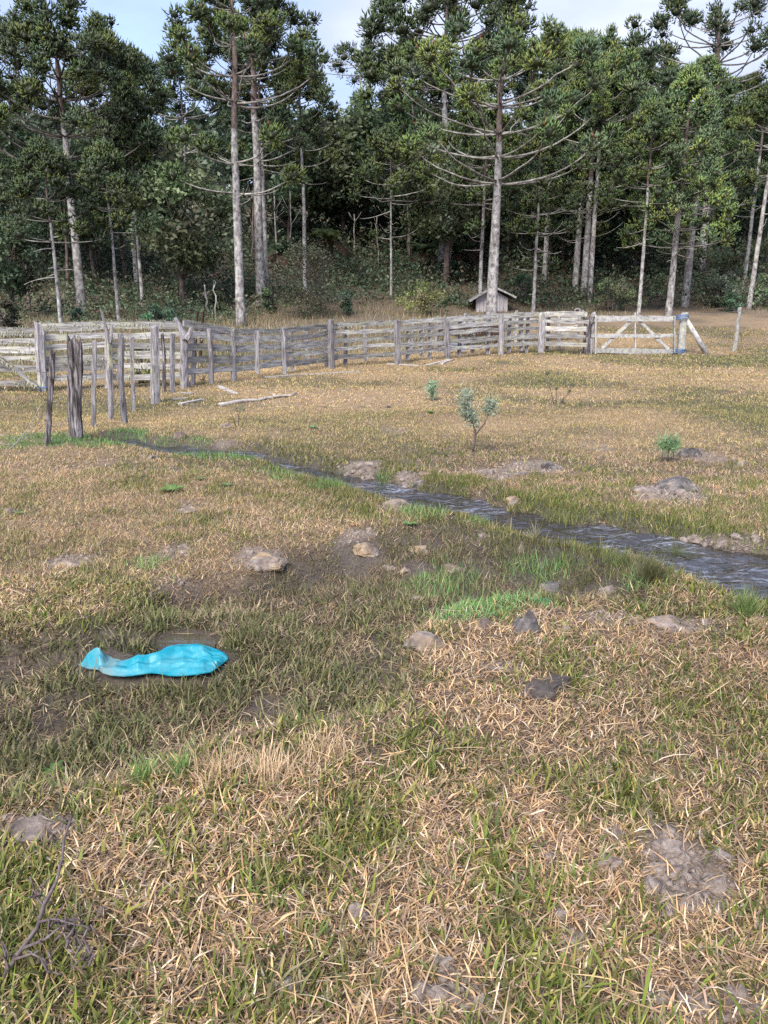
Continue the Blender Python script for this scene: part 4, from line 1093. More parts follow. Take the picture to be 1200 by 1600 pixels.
# far side of the cattle chute behind the rails, troughs and planks
ch0 = at(790, 548, 29.5); ch0[2] = Hs(ch0[0], ch0[1])
chute = fence_root('rail_fence', 'second rail fence of the cattle chute behind the long one near the gate', ch0)
cp_ = [at(x, 548, Y) for x, Y in ((640, 26.5), (720, 28.0), (800, 29.3), (905, 29.5))]
for p in cp_: p[2] = Hs(p[0], p[1])
for a in range(3):
    for fr in (.25, .52, .78, 1.0):
        place_board('rail', cp_[a] + [0, .06, fr], cp_[a + 1] + [0, .06, fr], .12, .035, M_RAIL, chute, rngf, ch0)
for a in range(3):
    for u in (0.05, .5):
        p = cp_[a] * (1 - u) + cp_[a + 1] * u
        obj('post', post_mesh(1.10, .07, rngf, M_WOOD, 'round'), chute, Vector(p - ch0 + [0, -.02, 0]))
tr = at(735, 548, 27.3); tr[2] = Hs(tr[0], tr[1])
trough = empty('feed_trough', tr, 'dark timber trough behind the long rail fence below the shed', 'trough')
for z_, dy in ((.55, 0), (.72, .28)):
    place_board('side', tr + [-1.1, dy, z_], tr + [1.1, dy, z_], .2, .03, M_BROWN, trough, rngf, tr)
place_board('bottom', tr + [-1.1, .14, .46], tr + [1.1, .14, .46], .03, .26, M_BROWN, trough, rngf, tr)
for sx in (-.9, .9): obj('leg', post_mesh(.46, .05, rngf, M_BROWN, 'round'), trough, (sx, .14, 0))
pb = at(712, 558, 25.9); pb[2] = Hs(pb[0], pb[1])
blu = empty('blue_boards', pb, 'blue-grey painted boards low in the rail fence left of the trough', 'boards')
for z_ in (.16, .40): place_board('board', pb + [-.35, .12, z_], pb + [.35, .14, z_ + .01], .17, .025, M_BLUEWOOD, blu, rngf, pb)
dk = at(312, 530, 21); dk[2] = Hs(dk[0], dk[1])
dp = empty('leaning_planks', dk, 'two dark brown planks leaning upright behind the rail fence', 'planks')
for px, w in ((306, 7), (315, 8)):
    place_board('plank', at(px - 2, 560, 21.0 + (px - 306) * .01), at(px + 2, 485, 21.05 + (px - 306) * .01), w / FPX * 21, .05, M_BROWN, dp, rngf, dk)
place_board('crossbar', at(296, 524, 21.1), at(345, 520, 21.1), .10, .05, M_BROWN, dp, rngf, dk)

# the shed
YS = 39.5
sb = at(768, 493, YS); sb[2] = Hs(sb[0], sb[1])
shed = empty('shed', sb, 'tiny gabled plank shed half hidden behind the lone araucaria trunk', 'shed')
s = YS / FPX
def sz(py): return at(768, py, YS)[2] - sb[2]
apex = sz(449); evl = sz(470); evr = sz(465)
hw = 24 * s; dp_ = 1.5
nb = 8
for i in range(nb):                       # vertical front boards under the gable
    x0 = -hw + 2 * hw * i / nb; x1 = -hw + 2 * hw * (i + 1) / nb - .012
    zt = lambda x: apex - .06 - abs(x) / (33 * s) * (apex - min(evl, evr))
    y = rngf.uniform(-.012, .012)
    V = [(x0, y, -.3), (x1, y, -.3), (x1, y, zt(x1)), (x0, y, zt(x0)), (x0, y + .03, -.3), (x1, y + .03, -.3), (x1, y + .03, zt(x1)), (x0, y + .03, zt(x0))]
    mb = MB(); mb.add(V, [(0, 1, 2, 3), (7, 6, 5, 4), (0, 4, 5, 1), (1, 5, 6, 2), (2, 6, 7, 3), (3, 7, 4, 0)]); obj('board', mb.mesh('board', M_SHEDWALL), shed)
for sx in (-1, 1):
    mb = MB(); V = []
    zt_ = apex - .08 - hw / (33 * s) * (apex - evl)
    V = [(sx * hw, .035, -.3), (sx * hw, dp_, -.3), (sx * hw, dp_, zt_), (sx * hw, .035, zt_), (sx * (hw - .04), .035, -.3), (sx * (hw - .04), dp_, -.3), (sx * (hw - .04), dp_, zt_), (sx * (hw - .04), .035, zt_)]
    mb.add(V, [(0, 1, 2, 3), (7, 6, 5, 4), (0, 4, 5, 1), (1, 5, 6, 2), (2, 6, 7, 3), (3, 7, 4, 0)]); obj('side_wall', mb.mesh('side_wall', M_BROWN), shed)
    ev = evl if sx < 0 else evr; ex = sx * 33 * s
    A0 = np.array([0, -.36, apex + .02]); B0 = np.array([ex * 1.06, -.36, ev - (apex - ev) * .06 + .02])
    place_board('bargeboard', sb + A0, sb + B0, .085, .03, M_GATE, shed, rngf, sb, wob=.004)
    for k in range(4):                    # roof boards, running front to back
        u0, u1 = k / 4, (k + 1.08) / 4
        A0 = np.array([ex * u0, 0, apex + (ev - apex) * u0]); B0 = np.array([ex * u1, 0, apex + (ev - apex) * u1])
        lift = .012 * (3 - k)
        V = []
        for zz in (0, .035):
            for yy in (-.32, dp_ + .2):
                V += [(A0[0], yy + rngf.normal() * .03, A0[2] + zz + lift), (B0[0], yy + rngf.normal() * .03, B0[2] + zz + lift)]
        mb = MB(); mb.add(V, [(0, 1, 3, 2), (4, 6, 7, 5), (0, 4, 5, 1), (2, 3, 7, 6), (0, 2, 6, 4), (1, 5, 7, 3)])
        obj('roof_board', mb.mesh('roof_board', M_SHEDROOF), shed)

# ------------------------------------------------------------------ fallen wood
def lying(name, label, cat, a, b, wpx, mat, thick=.035, lift=.02, rough=False):
    p = ground(*a); q = ground(*b); rng = np.random.default_rng(int(a[0] * 7 + a[1]))
    w = wpx / FPX * p[1]
    if not rough:
        p2 = p + [0, 0, lift]; q2 = q + [0, 0, lift]; d = q2 - p2; L = np.linalg.norm(d)
        V, F = board(L, w, thick, rng, 7, .008); V = np.array(V)[:, [0, 2, 1]]
        mb = MB(); mb.add(V, [f[::-1] for f in F]); o = obj(name, mb.mesh(name, mat))
        o.matrix_world = Matrix.Translation(Vector((p2 + q2) / 2)) @ Vector(d).to_track_quat('X', 'Z').to_matrix().to_4x4()
    else:
        t = np.linspace(0, 1, 12)[:, None]; c_ = p + (q - p) * t
        c_[:, 0] += rng.normal(size=12) * .012; c_[:, 1] += rng.normal(size=12) * .05; c_[:, 2] = [Hs(x, y) + w * .35 for x, y in c_[:, :2]]
        org = c_.mean(0); v, f = tube(c_ - org, w / 2 * (1 - .6 * t.ravel()), 8, .12, rng)
        mb = MB(); mb.add(v, f)
        for k in range(3):
            i = rng.integers(3, 11); d = rng.normal(size=3) * [1, 1, .3]; d[2] = abs(d[2]); d /= np.linalg.norm(d)
            v, f = tube([c_[i] - org, c_[i] - org + d * .12, c_[i] - org + d * .26], [w * .2, w * .15, .004], 5); mb.add(v, f)
        o = obj(name, mb.mesh(name, mat, True), None, org)
    tag(o, label, cat)
    return o
lying('fallen_plank', 'pale plank lying in front of the tall corner post', 'plank', (276, 617), (302, 616), 6, M_PLANK)
lying('fallen_plank', 'pale plank lying aslant below the other plank by the corner post', 'plank', (284, 633), (318, 626), 7, M_PLANK)
lying('fallen_plank', 'short white plank lying point-down left of the long dead bough', 'plank', (342, 605), (367, 617), 8, M_PLANK)
lying('fallen_plank', 'small pale plank between the two near the corner post', 'plank', (272, 625), (296, 624), 5, M_PLANK)
lying('fallen_bough', 'long grey dead bough lying on the dry grass before the fence', 'bough', (346, 635), (462, 617), 8, M_PLANK, rough=True)
lying('fallen_plank', 'long grey rail lying along the foot of the fence', 'plank', (412, 591), (560, 582), 6, M_PLANK)
lying('fallen_plank', 'grey rail lying at the foot of the thick fence post', 'plank', (603, 569), (658, 573), 7, M_PLANK)
lying('fallen_plank', 'grey plank propped against the fence foot near the blue boards', 'plank', (664, 573), (703, 563), 7, M_PLANK)
lying('fallen_plank', 'pale split plank lying beside the propped grey one', 'plank', (690, 569), (707, 563), 5, M_PLANK)
lying('stick', 'dark stick lying in the dry grass right of the gate prop', 'stick', (1095, 573), (1120, 574), 3, M_TWIG, rough=True)

# ------------------------------------------------------------------ stones
def ico(sub=3):
    import bmesh
    bm = bmesh.new(); bmesh.ops.create_icosphere(bm, subdivisions=sub, radius=1.0)
    V = np.array([v.co[:] for v in bm.verts]); F = [tuple(v.index for v in f.verts) for f in bm.faces]; bm.free()
    return V, F
ICO3, ICO2 = ico(4), ico(2)
def stone(label, px, py, wpx, hpx, mat, seed, name='stone', cat='stone', depth=.8, pointy=0, rough=.36, bury=.35):
    rng = np.random.default_rng(seed); g = ground(px, py); dist = math.hypot(g[1], CAM_H)
    w = wpx / FPX * dist / 2; h = hpx / FPX * dist * (1.0 if pointy > .3 else .72 if name == 'stone' else .62)
    V, F = ICO3; V = V.copy()
    o = rng.uniform(0, 50, 3)
    d = np.zeros(len(V))
    for sc, am in ((.9, 1.0), (.45, .5), (.2, .28), (.09, .16)):
        d += am * (fbm(V[:, 0] / sc + o[0], V[:, 1] / sc + V[:, 2] / sc * .7 + o[1], 1.0, 1, seed) + fbm(V[:, 2] / sc + o[2], V[:, 0] / sc * .8 - V[:, 1] / sc, 1.0, 1, seed + 1)) * .5
    for k in range(13 if name == 'stone' else 3):      # a few flat cleavage faces
        nrm = rng.normal(size=3); nrm /= np.linalg.norm(nrm); lim = rng.uniform(.55, .88)
        s_ = V @ nrm; V -= np.clip(s_ - lim, 0, None)[:, None] * nrm * .85
    V = V * (1 + rough * d)[:, None]
    if pointy: V[:, :2] *= (1 - pointy * np.clip(V[:, 2:3], -.2, 1))
    V[:, 0] *= w; V[:, 1] *= w * depth; V[:, 2] *= h / (1 - bury * .5)
    V[:, 2] += h * (-.04 - bury * .38 if name == 'stone' else -bury * .3)
    mb = MB(); mb.add(V, F)
    ob = obj(name, mb.mesh(name, mat, False), None, g + [0, w * depth * .5, 0], (0, 0, rng.uniform(-.3, .3)))
    return tag(ob, label, cat)
SP, SD = M_ROCK_PALE, M_ROCK_DARK
STONES = [
 ('broad tan stone in the grass left of the pointed dark stone', 672, 1018, 92, 34, SP, .8, 0),
 ('pointed pyramid-shaped dark stone beside the lush green grass', 818, 990, 64, 36, SD, .8, .55),
 ('small brownish stone left of the lush green grass patch', 654, 940, 32, 14, SP, .8, 0),
 ('small brown upright stone between tan stone and pointed stone', 752, 985, 34, 24, SP, .7, .2),
 ('pale little stone right of the pointed dark stone', 885, 990, 26, 16, SP, .8, 0),
 ('flat grey-topped rock on the far bank at right', 1072, 768, 76, 26, SD, .9, 0),
 ('pale flat rock joined to the left of the grey-topped rock', 1010, 772, 60, 14, SP, .8, 0),
 ('dark rough rock behind the little green pine seedling', 1082, 714, 46, 24, SD, .8, .1),
 ('small tan stone in the dry grass far at right', 1162, 730, 20, 11, SP, .8, 0),
 ('flat purplish rock at the far bank in front of the seedling field', 862, 734, 40, 13, SD, .8, 0),
 ('dull rock left of the flat purplish one', 815, 745, 32, 13, SP, .8, 0),
 ('tan rock on the far bank below the grey-green sapling', 760, 742, 42, 14, SP, .8, 0),
 ('rounded pinkish rock by the narrow bend of the brook', 568, 735, 44, 20, SP, .8, 0),
 ('pale stone on the bank just right of the brook bend', 632, 748, 34, 13, SP, .8, 0),
 ('flat pale stone beside it towards the sapling', 664, 744, 26, 11, SP, .8, 0),
 ('flat pale stone at the lower water edge', 618, 793, 52, 14, SP, .7, 0),
 ('grey flat rock in the short grass in the middle of the near bank', 656, 864, 54, 17, SP, .8, 0),
 ('large worn hump of pinkish stone left of the flat grey rock', 558, 862, 70, 18, SP, .8, 0),
 ('long narrow stone in grass right of the flat grey rock', 708, 893, 46, 13, SP, .6, 0),
 ('low brown stone below the worn hump', 606, 892, 28, 11, SP, .8, 0),
 ('low brown stone touching its right side', 632, 896, 24, 11, SP, .8, 0),
 ('little yellowish stone close to the water', 754, 845, 26, 12, SP, .8, 0),
 ('little pinkish stone near the water at the middle', 815, 862, 18, 16, SP, .8, .1),
 ('low dark stone in the wet grass below the sedge', 862, 922, 46, 14, SD, .8, 0),
 ('flat pinkish stone in the wet grass left of the sedge', 950, 930, 46, 15, SP, .8, 0),
 ('pale slab of stone in the straw at right', 1062, 985, 84, 17, SP, .8, 0),
 ('pinkish stone at the right edge beside the water weed', 1188, 980, 44, 18, SP, .8, 0),
 ('pale stone in the water margin on the far side', 1092, 845, 30, 10, SP, .8, 0),
 ('second pale stone in the far water margin', 1128, 852, 26, 9, SP, .8, 0),
 ('tan stone on the far bank near the middle pool', 804, 786, 26, 14, SP, .8, 0),
 ('wet dark stone in the narrow rapids', 655, 762, 26, 10, SD, .8, 0),
 ('wet dark stone beside the small trickle', 240, 718, 32, 9, SD, .8, 0),
 ('white stone at the left edge of the field', 16, 802, 26, 11, SP, .8, 0),
 ('white stone before the left lichen fence', 22, 626, 15, 7, SP, .8, 0),
 ('pale stone alone in the gold grass behind the brook', 627, 676, 22, 9, SP, .8, 0),
 ('tan stone beside the dead twig shrub', 352, 668, 22, 9, SP, .8, 0),
 ('flat pinkish stone right of the trickle', 330, 684, 20, 9, SP, .8, 0),
 ('rough pinkish stone hump in the left field', 412, 884, 76, 15, SP, .8, 0),
 ('low grey stone hump in the yellow grass of the left field', 292, 802, 34, 8, SP, .8, 0),
 ('low grey stone hump at far left of the field', 112, 888, 50, 10, SP, .8, 0),
 ('smooth worn stone at the left edge near the dead twig', 40, 1312, 100, 16, SP, .8, 0),
 ('pale little stone sunk in straw beside the dead twig', 160, 1442, 26, 34, SP, .7, .2),
]
for i, (lb, px, py, w, h, m_, dp2, pt) in enumerate(STONES): stone(lb, px, py, w, h, m_, 700 + i, depth=dp2, pointy=pt)
stone('dark dried dung heap with wisps of straw in front of the pointed stone', 852, 1080, 92, 22, M_DUNG, 801, 'dung_heap', 'dung', .8, 0, .55)
stone('round brown fibrous stump by the small trickle', 280, 684, 22, 15, M_BARK_RED, 802, 'stump', 'stump', .9, 0, .18)
stone('dark lump of dung in the gold grass behind the brook', 607, 638, 9, 6, M_DUNG, 803, 'dung_lump', 'dung', .9, 0, .3)
stone('small dark lump beside the long dead bough', 446, 622, 10, 6, M_DUNG, 804, 'dung_lump', 'dung', .9, 0, .3)
stone('dark dung lump sunk in the straw near the bank edge', 700, 1092, 22, 10, M_DUNG, 805, 'dung_lump', 'dung', .9, 0, .3)

CL = [(1052,1345,46,30),(1030,1368,30,18),(955,1362,40,22),(1062,1375,40,16),(1012,1282,26,16),(1015,1226,18,12),(1130,1350,36,20),(1165,1360,26,16),(875,1436,20,16),(858,1348,18,18),
      (960,1310,34,18),(900,1480,30,16),(1120,1392,36,16),(1188,1462,22,18),(1100,1310,28,14),(750,1585,36,22),(448,1560,40,26),(690,1520,34,16),(560,1442,30,22),(1150,1596,34,12),(940,1150,16,9),(885,1495,24,14)]
for i, (px, py, w, h) in enumerate(CL):
    rngl = np.random.default_rng(i)
    lb = ['largest pale soil clod in the bare patch', 'crumbly clod just left below the largest clod', 'straw-tangled clod left of the bare patch', 'flat clod under the largest clod', 'round grey clod above the bare patch',
          'white clod above the round grey one', 'greyish clod right of the largest clod', 'clod right of the greyish clod', 'whitish clod in green blades left of the bare patch', 'whitish fluffy clod in straw further left',
          'flat clod at the top left of the bare patch', 'low clod in the small bare spot', 'flat clod at the lower right of the bare patch', 'pale clod near the right edge below the bare patch', 'low clod at the top of the bare patch',
          'round clod at the bottom edge near the centre', 'reddish clod at the bottom edge left of centre', 'low clod in the dark soil near the bottom', 'straw-covered clod in the middle of the foreground', 'broad clod in the bottom right corner',
          'tiny pale clod above the foreground straw', 'tiny clod at the lower edge of the small bare spot'][i]
    stone(lb, px, py, w, h, M_CLOD, 900 + i, 'soil_clod', 'clod', .8, 0, .5)

# ------------------------------------------------------------------ small plants
def needle_tuft(mb, c_, r_, n, rng, tone, up=.5, ln=.07, wd=.006):
    d = rng.normal(size=(n, 3)); d[:, 2] = d[:, 2] * .7 + up; d /= np.linalg.norm(d, axis=1)[:, None]
    st = c_ + rng.normal(size=(n, 3)) * r_ * .45
    s_ = np.cross(d, rng.normal(size=(n, 3))); s_ /= np.linalg.norm(s_, axis=1)[:, None] + 1e-9
    l = ln * rng.uniform(.6, 1.2, n)[:, None]
    V = np.stack([st - s_ * wd, st + s_ * wd, st + d * l], 1).reshape(-1, 3)
    C = np.repeat(tone * rng.uniform(.65, 1.35, (n, 1)), 3, 0)
    mb.add(V, np.arange(n * 3).reshape(-1, 3), C)
rngp = np.random.default_rng(610)
def sapling(label, px, py, stems, tufts, tone, name='sapling', n=260, ln=.07, r_=.07, wd=.005):
    g = ground(px, py); s_ = math.hypot(g[1], CAM_H) / FPX
    root = empty(name, g, label, 'plant')
    mb = MB()
    for pts_, r0 in stems:
        p = np.array([[(x - px) * s_, rngp.normal() * .01, (py - y) * s_] for x, y in pts_]); p[0, 2] -= .03
        v, f = tube(p, np.linspace(r0, r0 * .5, len(p)), 6); mb.add(v, f)
    obj('stem', mb.mesh('stem', M_TWIG, True), root)
    mb = MB()
    for x, y, k in tufts:
        needle_tuft(mb, np.array([(x - px) * s_, 0, (py - y) * s_]), r_ * k, int(n * k), rngp, tone, .55, ln, wd)
    obj('foliage', mb.mesh('foliage', M_LEAF), root)
    return root
sapling('grey-green sapling with three leafy tufts on a forked stem beyond the brook', 738, 708,
        [([(738, 708), (741, 690), (742, 675), (735, 655), (727, 640), (724, 622)], .014), ([(742, 675), (755, 662), (762, 645), (764, 632)], .010), ([(735, 655), (732, 640)], .008)],
        [(725, 620, 1.1), (725, 634, 1.2), (729, 646, 1.1), (764, 632, 1.0), (762, 642, .9), (740, 660, .9), (733, 652, .8)], np.array([.34, .40, .29]), n=150, ln=.070, r_=.085, wd=.006)
sapling('small bushy blue-green seedling left of the forked sapling', 675, 626, [([(675, 626), (675, 604)], .01)], [(675, 617, .9), (674, 608, 1.1), (676, 601, .8)], np.array([.30, .40, .25]), n=140, ln=.09, r_=.10, wd=.008)
sapling('sparse thin-stemmed weed on the gold slope right of the sapling', 872, 630,
        [([(866, 632), (860, 612), (853, 592), (850, 582)], .008), ([(868, 632), (869, 600), (866, 582)], .006), ([(872, 632), (888, 612), (892, 600)], .007), ([(858, 606), (848, 590)], .004)],
        [(853, 585, .6), (869, 608, .5), (888, 612, .6), (893, 602, .5), (878, 626, .6)], np.array([.16, .17, .09]), n=60, ln=.06, r_=.08, wd=.007)
sapling('bright green little pine seedling beside the dark rough rock', 1043, 722,
        [([(1043, 722), (1043, 696)], .010), ([(1036, 722), (1034, 700)], .007), ([(1050, 721), (1052, 698)], .007)],
        [(1043, 690, 1.2), (1032, 696, .9), (1054, 696, .9), (1044, 700, 1.2)], np.array([.26, .40, .20]), n=90, ln=.13, r_=.06, wd=.004)
sapling('leafless twiggy dead shrub beyond the trickle', 372, 668,
        [([(370, 668), (364, 650), (360, 640)], .007), ([(372, 668), (374, 648), (380, 634)], .007), ([(374, 668), (384, 655), (390, 640)], .006), ([(364, 652), (355, 646)], .004), ([(375, 650), (368, 638)], .004)],
        [(372, 642, .5), (380, 640, .5)], np.array([.14, .18, .10]), n=50, ln=.05, r_=.10, wd=.006)
sapling('dry brown twig tangle at the foot of the corner rail', 318, 598, [([(318, 600), (312, 588), (306, 584)], .008), ([(318, 600), (322, 586), (330, 582)], .007), ([(318, 600), (318, 586)], .006)], [(318, 592, .6)], np.array([.14, .10, .06]), n=60, ln=.08, r_=.12, wd=.007)

def rosette(label, px, py, wpx, n, tone, ln_w=.38, lift=.5, seed=1):
    rng = np.random.default_rng(seed); g = ground(px, py); R_ = wpx / FPX * math.hypot(g[1], CAM_H) / 2
    root = empty('leafy_weed', g, label, 'plant')
    for i in range(n):
        az = 6.283 * (i + rng.uniform(-.3, .3)) / n; l = R_ * rng.uniform(.75, 1.1); w = l * ln_w
        u = np.linspace(0, 1, 5); prof = np.array([.12, .8, 1, .75, .05]) * w / 2
        zz = lift * l * (u - .55 * u ** 2) ; d = np.array([math.cos(az), math.sin(az)]); sd = np.array([-d[1], d[0]])
        V = []
        for k in range(5):
            for s_ in (-1, 0, 1):
                V.append((d[0] * l * u[k] + sd[0] * s_ * prof[k], d[1] * l * u[k] + sd[1] * s_ * prof[k], zz[k] + abs(s_) * prof[k] * .35 + .005))
        F = []
        for k in range(4):
            F += [(k * 3, k * 3 + 1, k * 3 + 4, k * 3 + 3), (k * 3 + 1, k * 3 + 2, k * 3 + 5, k * 3 + 4)]
        mb = MB(); mb.add(V, F, tone * rng.uniform(.75, 1.25)); obj('leaf', mb.mesh('leaf', M_LEAF, True), root)
rosette('broad-leaved green weed rosette in the left field', 268, 770, 46, 11, np.array([.13, .22, .06]), .4, .7, 1)
rosette('small green weed rosette left of the trickle field', 316, 751, 20, 8, np.array([.12, .22, .06]), .4, .7, 2)
rosette('small blue-green rosette in the gold grass behind the brook', 490, 670, 20, 10, np.array([.10, .22, .11]), .35, .8, 3)
rosette('flat green weed by the trickle margin', 355, 760, 22, 8, np.array([.10, .18, .07]), .4, .5, 4)
rosette('broad-leaved weed in wet grass by the brook', 640, 823, 26, 9, np.array([.10, .22, .06]), .45, .8, 5)
rosette('shiny green weed right of the pointed dark stone', 848, 945, 34, 8, np.array([.09, .22, .09]), .5, .6, 6)
rosette('little green weed near the seedling in gold grass', 672, 646, 16, 8, np.array([.14, .24, .07]), .4, .8, 7)
rosette('green weed with wide leaves at the left edge below the sack', 84, 1212, 44, 6, np.array([.12, .22, .06]), .42, .9, 8)
rosette('green weed beside the white stone at the left edge', 30, 806, 22, 8, np.array([.13, .20, .07]), .35, .9, 9)

def sedge(label, px, py, wpx, hpx, n, tone, seed, spread=.16):
    rng = np.random.default_rng(seed); g = ground(px, py); s_ = math.hypot(g[1], CAM_H) / FPX
    L = hpx * s_ * 1.25; Rr = wpx * s_ / 2
    az = rng.uniform(0, 6.283, n); tilt = np.abs(rng.normal(size=n)) * .5 + .05; tilt = np.minimum(tilt, 1.15)
    l = L * rng.uniform(.6, 1.1, n); b_ = np.column_stack([rng.normal(size=n) * Rr * spread, rng.normal(size=n) * Rr * spread, np.full(n, -.01)])
    V, F, C = blades(b_, az, tilt, l, np.full(n, .0028), rng, 4, tone * rng.uniform(.6, 1.4, (n, 1)), curl=.7)
    return tag(obj('sedge_clump', mesh_np('sedge_clump', V, F, M_GRASS, C), None, g), label, 'sedge')

def blades(B_, az, tilt, L, W, rng, seg, colr, curl=.5, tipcol=None):
    """grass blades: N strips of seg segments ending in a point. tilt from vertical (rad); returns tris"""
    N = len(B_); d0 = np.column_stack([np.cos(az), np.sin(az), np.zeros(N)])
    tw = rng.normal(size=N) * .5
    side = np.column_stack([-np.sin(az + tw), np.cos(az + tw), rng.normal(size=N) * .15])
    ring = []; cols = []
    p = B_.copy(); ang = tilt.copy(); st = L / seg
    cv = np.abs(rng.normal(size=N)) * curl / max(1, seg)
    azd = rng.normal(size=N) * .12
    for k in range(seg + 1):
        u = k / seg
        w = W * (0.75 + .9 * u * (1 - u) * 1.6) * (1 - u ** 3)
        if k < seg: ring.append(np.stack([p - side * w[:, None] * .5, p + side * w[:, None] * .5], 1))
        else: ring.append(p[:, None])
        cc = colr if tipcol is None else colr + (tipcol - colr) * (u ** 2)
        cols.append(np.repeat(cc[:, None], ring[-1].shape[1], 1))
        dirn = d0 * np.sin(ang)[:, None] + np.array([0, 0, 1.0]) * np.cos(ang)[:, None]
        p = p + dirn * st[:, None]; ang = ang + cv
        a2 = az + azd * (k + 1); d0 = np.column_stack([np.cos(a2), np.sin(a2), np.zeros(N)])
    V = np.concatenate(ring, 1); C = np.concatenate(cols, 1); m = V.shape[1]
    loc = []
    for k in range(seg - 1):
        a = 2 * k; loc += [(a, a + 1, a + 3), (a, a + 3, a + 2)]
    a = 2 * (seg - 1); loc.append((a, a + 1, a + 2))
    F = (np.array(loc)[None] + m * np.arange(N)[:, None, None]).reshape(-1, 3)
    return V.reshape(-1, 3), F, C.reshape(-1, 3)
sedge('large dark olive sedge tuft leaning over the water', 1018, 912, 80, 46, 420, np.array([.13, .13, .06]), 1)
sedge('smaller sedge tuft standing at the brook behind the large one', 1054, 888, 46, 40, 240, np.array([.11, .13, .05]), 2)
sedge('pale wispy sedge at the water edge left of the large tuft', 835, 848, 26, 34, 60, np.array([.30, .27, .15]), 3)
sedge('bright fine grass tuft at the left foreground edge of the wet hollow', 228, 1225, 70, 40, 150, np.array([.20, .28, .09]), 4, .2)
sedge('bright fine grass tuft just right of the other bright one', 284, 1212, 50, 36, 110, np.array([.20, .28, .09]), 5, .2)
sedge('dry straw tuft overhanging the wet hollow', 420, 1215, 170, 44, 300, np.array([.58, .43, .27]), 6, .22)
sedge('second dry straw tuft right of the overhanging one', 510, 1180, 150, 38, 240, np.array([.56, .42, .26]), 7, .30)
sedge('dry straw tuft left of the overhanging one', 340, 1210, 120, 40, 200, np.array([.54, .39, .24]), 8, .30)
sedge('yellowish water weed in the brook at the right edge', 1150, 915, 60, 18, 160, np.array([.26, .26, .10]), 9)
sedge('green grass tuft beside the water weed at the right edge', 1165, 965, 90, 46, 300, np.array([.16, .22, .07]), 10)

sedge('low yellow-green weed island in the shallows at right', 1095, 905, 60, 14, 130, np.array([.22, .23, .09]), 11, .4)
sedge('sparse weed tuft in the middle of the brook', 985, 855, 40, 16, 60, np.array([.18, .20, .07]), 12, .4)
sedge('weed tuft on the near water margin by the large sedge', 965, 885, 60, 26, 160, np.array([.14, .18, .06]), 13, .35)
sedge('grass tuft hanging over the far margin of the brook', 880, 815, 70, 22, 180, np.array([.19, .20, .07]), 14, .4)
sedge('grass tuft over the narrow upper reach of the brook', 505, 765, 60, 22, 150, np.array([.14, .20, .06]), 15, .4)

sedge('wet grass tuft growing against the front of the blue sack', 245, 1082, 60, 26, 70, np.array([.17, .18, .08]), 16, .3)
sedge('brownish grass tuft at the right front corner of the blue sack', 312, 1082, 50, 26, 60, np.array([.26, .22, .12]), 17, .3)
sedge('small grass tuft before the crumpled end of the blue sack', 175, 1086, 46, 20, 46, np.array([.18, .19, .08]), 18, .3)

# bare dead stem of a herb in the left foreground
g = ground(4, 1555); s_ = 1 / FPX * 2.25
dead = empty('dead_herb', g, 'bare dark dead herb stem arching up in the left foreground', 'plant')
def fg(px, py, z): 
    d = ray(px, py); t = (z - CAM_H) / d[2]; return np.array([0, 0, CAM_H]) + d * t - g
main = [fg(-4, 1562, g[2] - .02), fg(12, 1515, g[2] + .04), fg(35, 1482, g[2] + .07), fg(58, 1450, g[2] + .10), fg(68, 1415, g[2] + .13), fg(88, 1378, g[2] + .16), fg(97, 1340, g[2] + .19), fg(100, 1310, g[2] + .21), fg(112, 1276, g[2] + .24)]
rngd = np.random.default_rng(8)
v, f = tube(main, np.linspace(.0085, .004, 9), 7, .12, rngd); mb = MB(); mb.add(v, f); obj('stem', mb.mesh('stem', M_TWIG, True), dead)
for a, bz in [([(35, 1482), (70, 1468), (98, 1445), (110, 1438)], .08), ([(62, 1440), (85, 1436), (108, 1442), (135, 1448)], .11), ([(12, 1515), (8, 1492), (2, 1472)], .05), ([(85, 1436), (100, 1458), (104, 1470)], .09), ([(20, 1500), (50, 1490), (70, 1500), (75, 1515)], .06), ([(68, 1415), (58, 1402), (54, 1392)], .12), ([(135, 1448), (132, 1470), (140, 1490)], .10), ([(98, 1445), (118, 1460), (128, 1480)], .08)]:
    p = [fg(x, y, g[2] + bz + .01 * k) for k, (x, y) in enumerate(a)]
    v, f = tube(p, np.linspace(.004, .0016, len(p)), 5, .1, rngd); mb = MB(); mb.add(v, f)
    for q in range(9):
        c_ = p[rngd.integers(1, len(p))] + rngd.normal(size=3) * .006; d = rngd.normal(size=3) * .018
        v, f = tube([c_, c_ + d * .6, c_ + d], [.0022, .003, .0012], 4); mb.add(v, f)
    obj('twig', mb.mesh('twig', M_TWIG, True), dead)

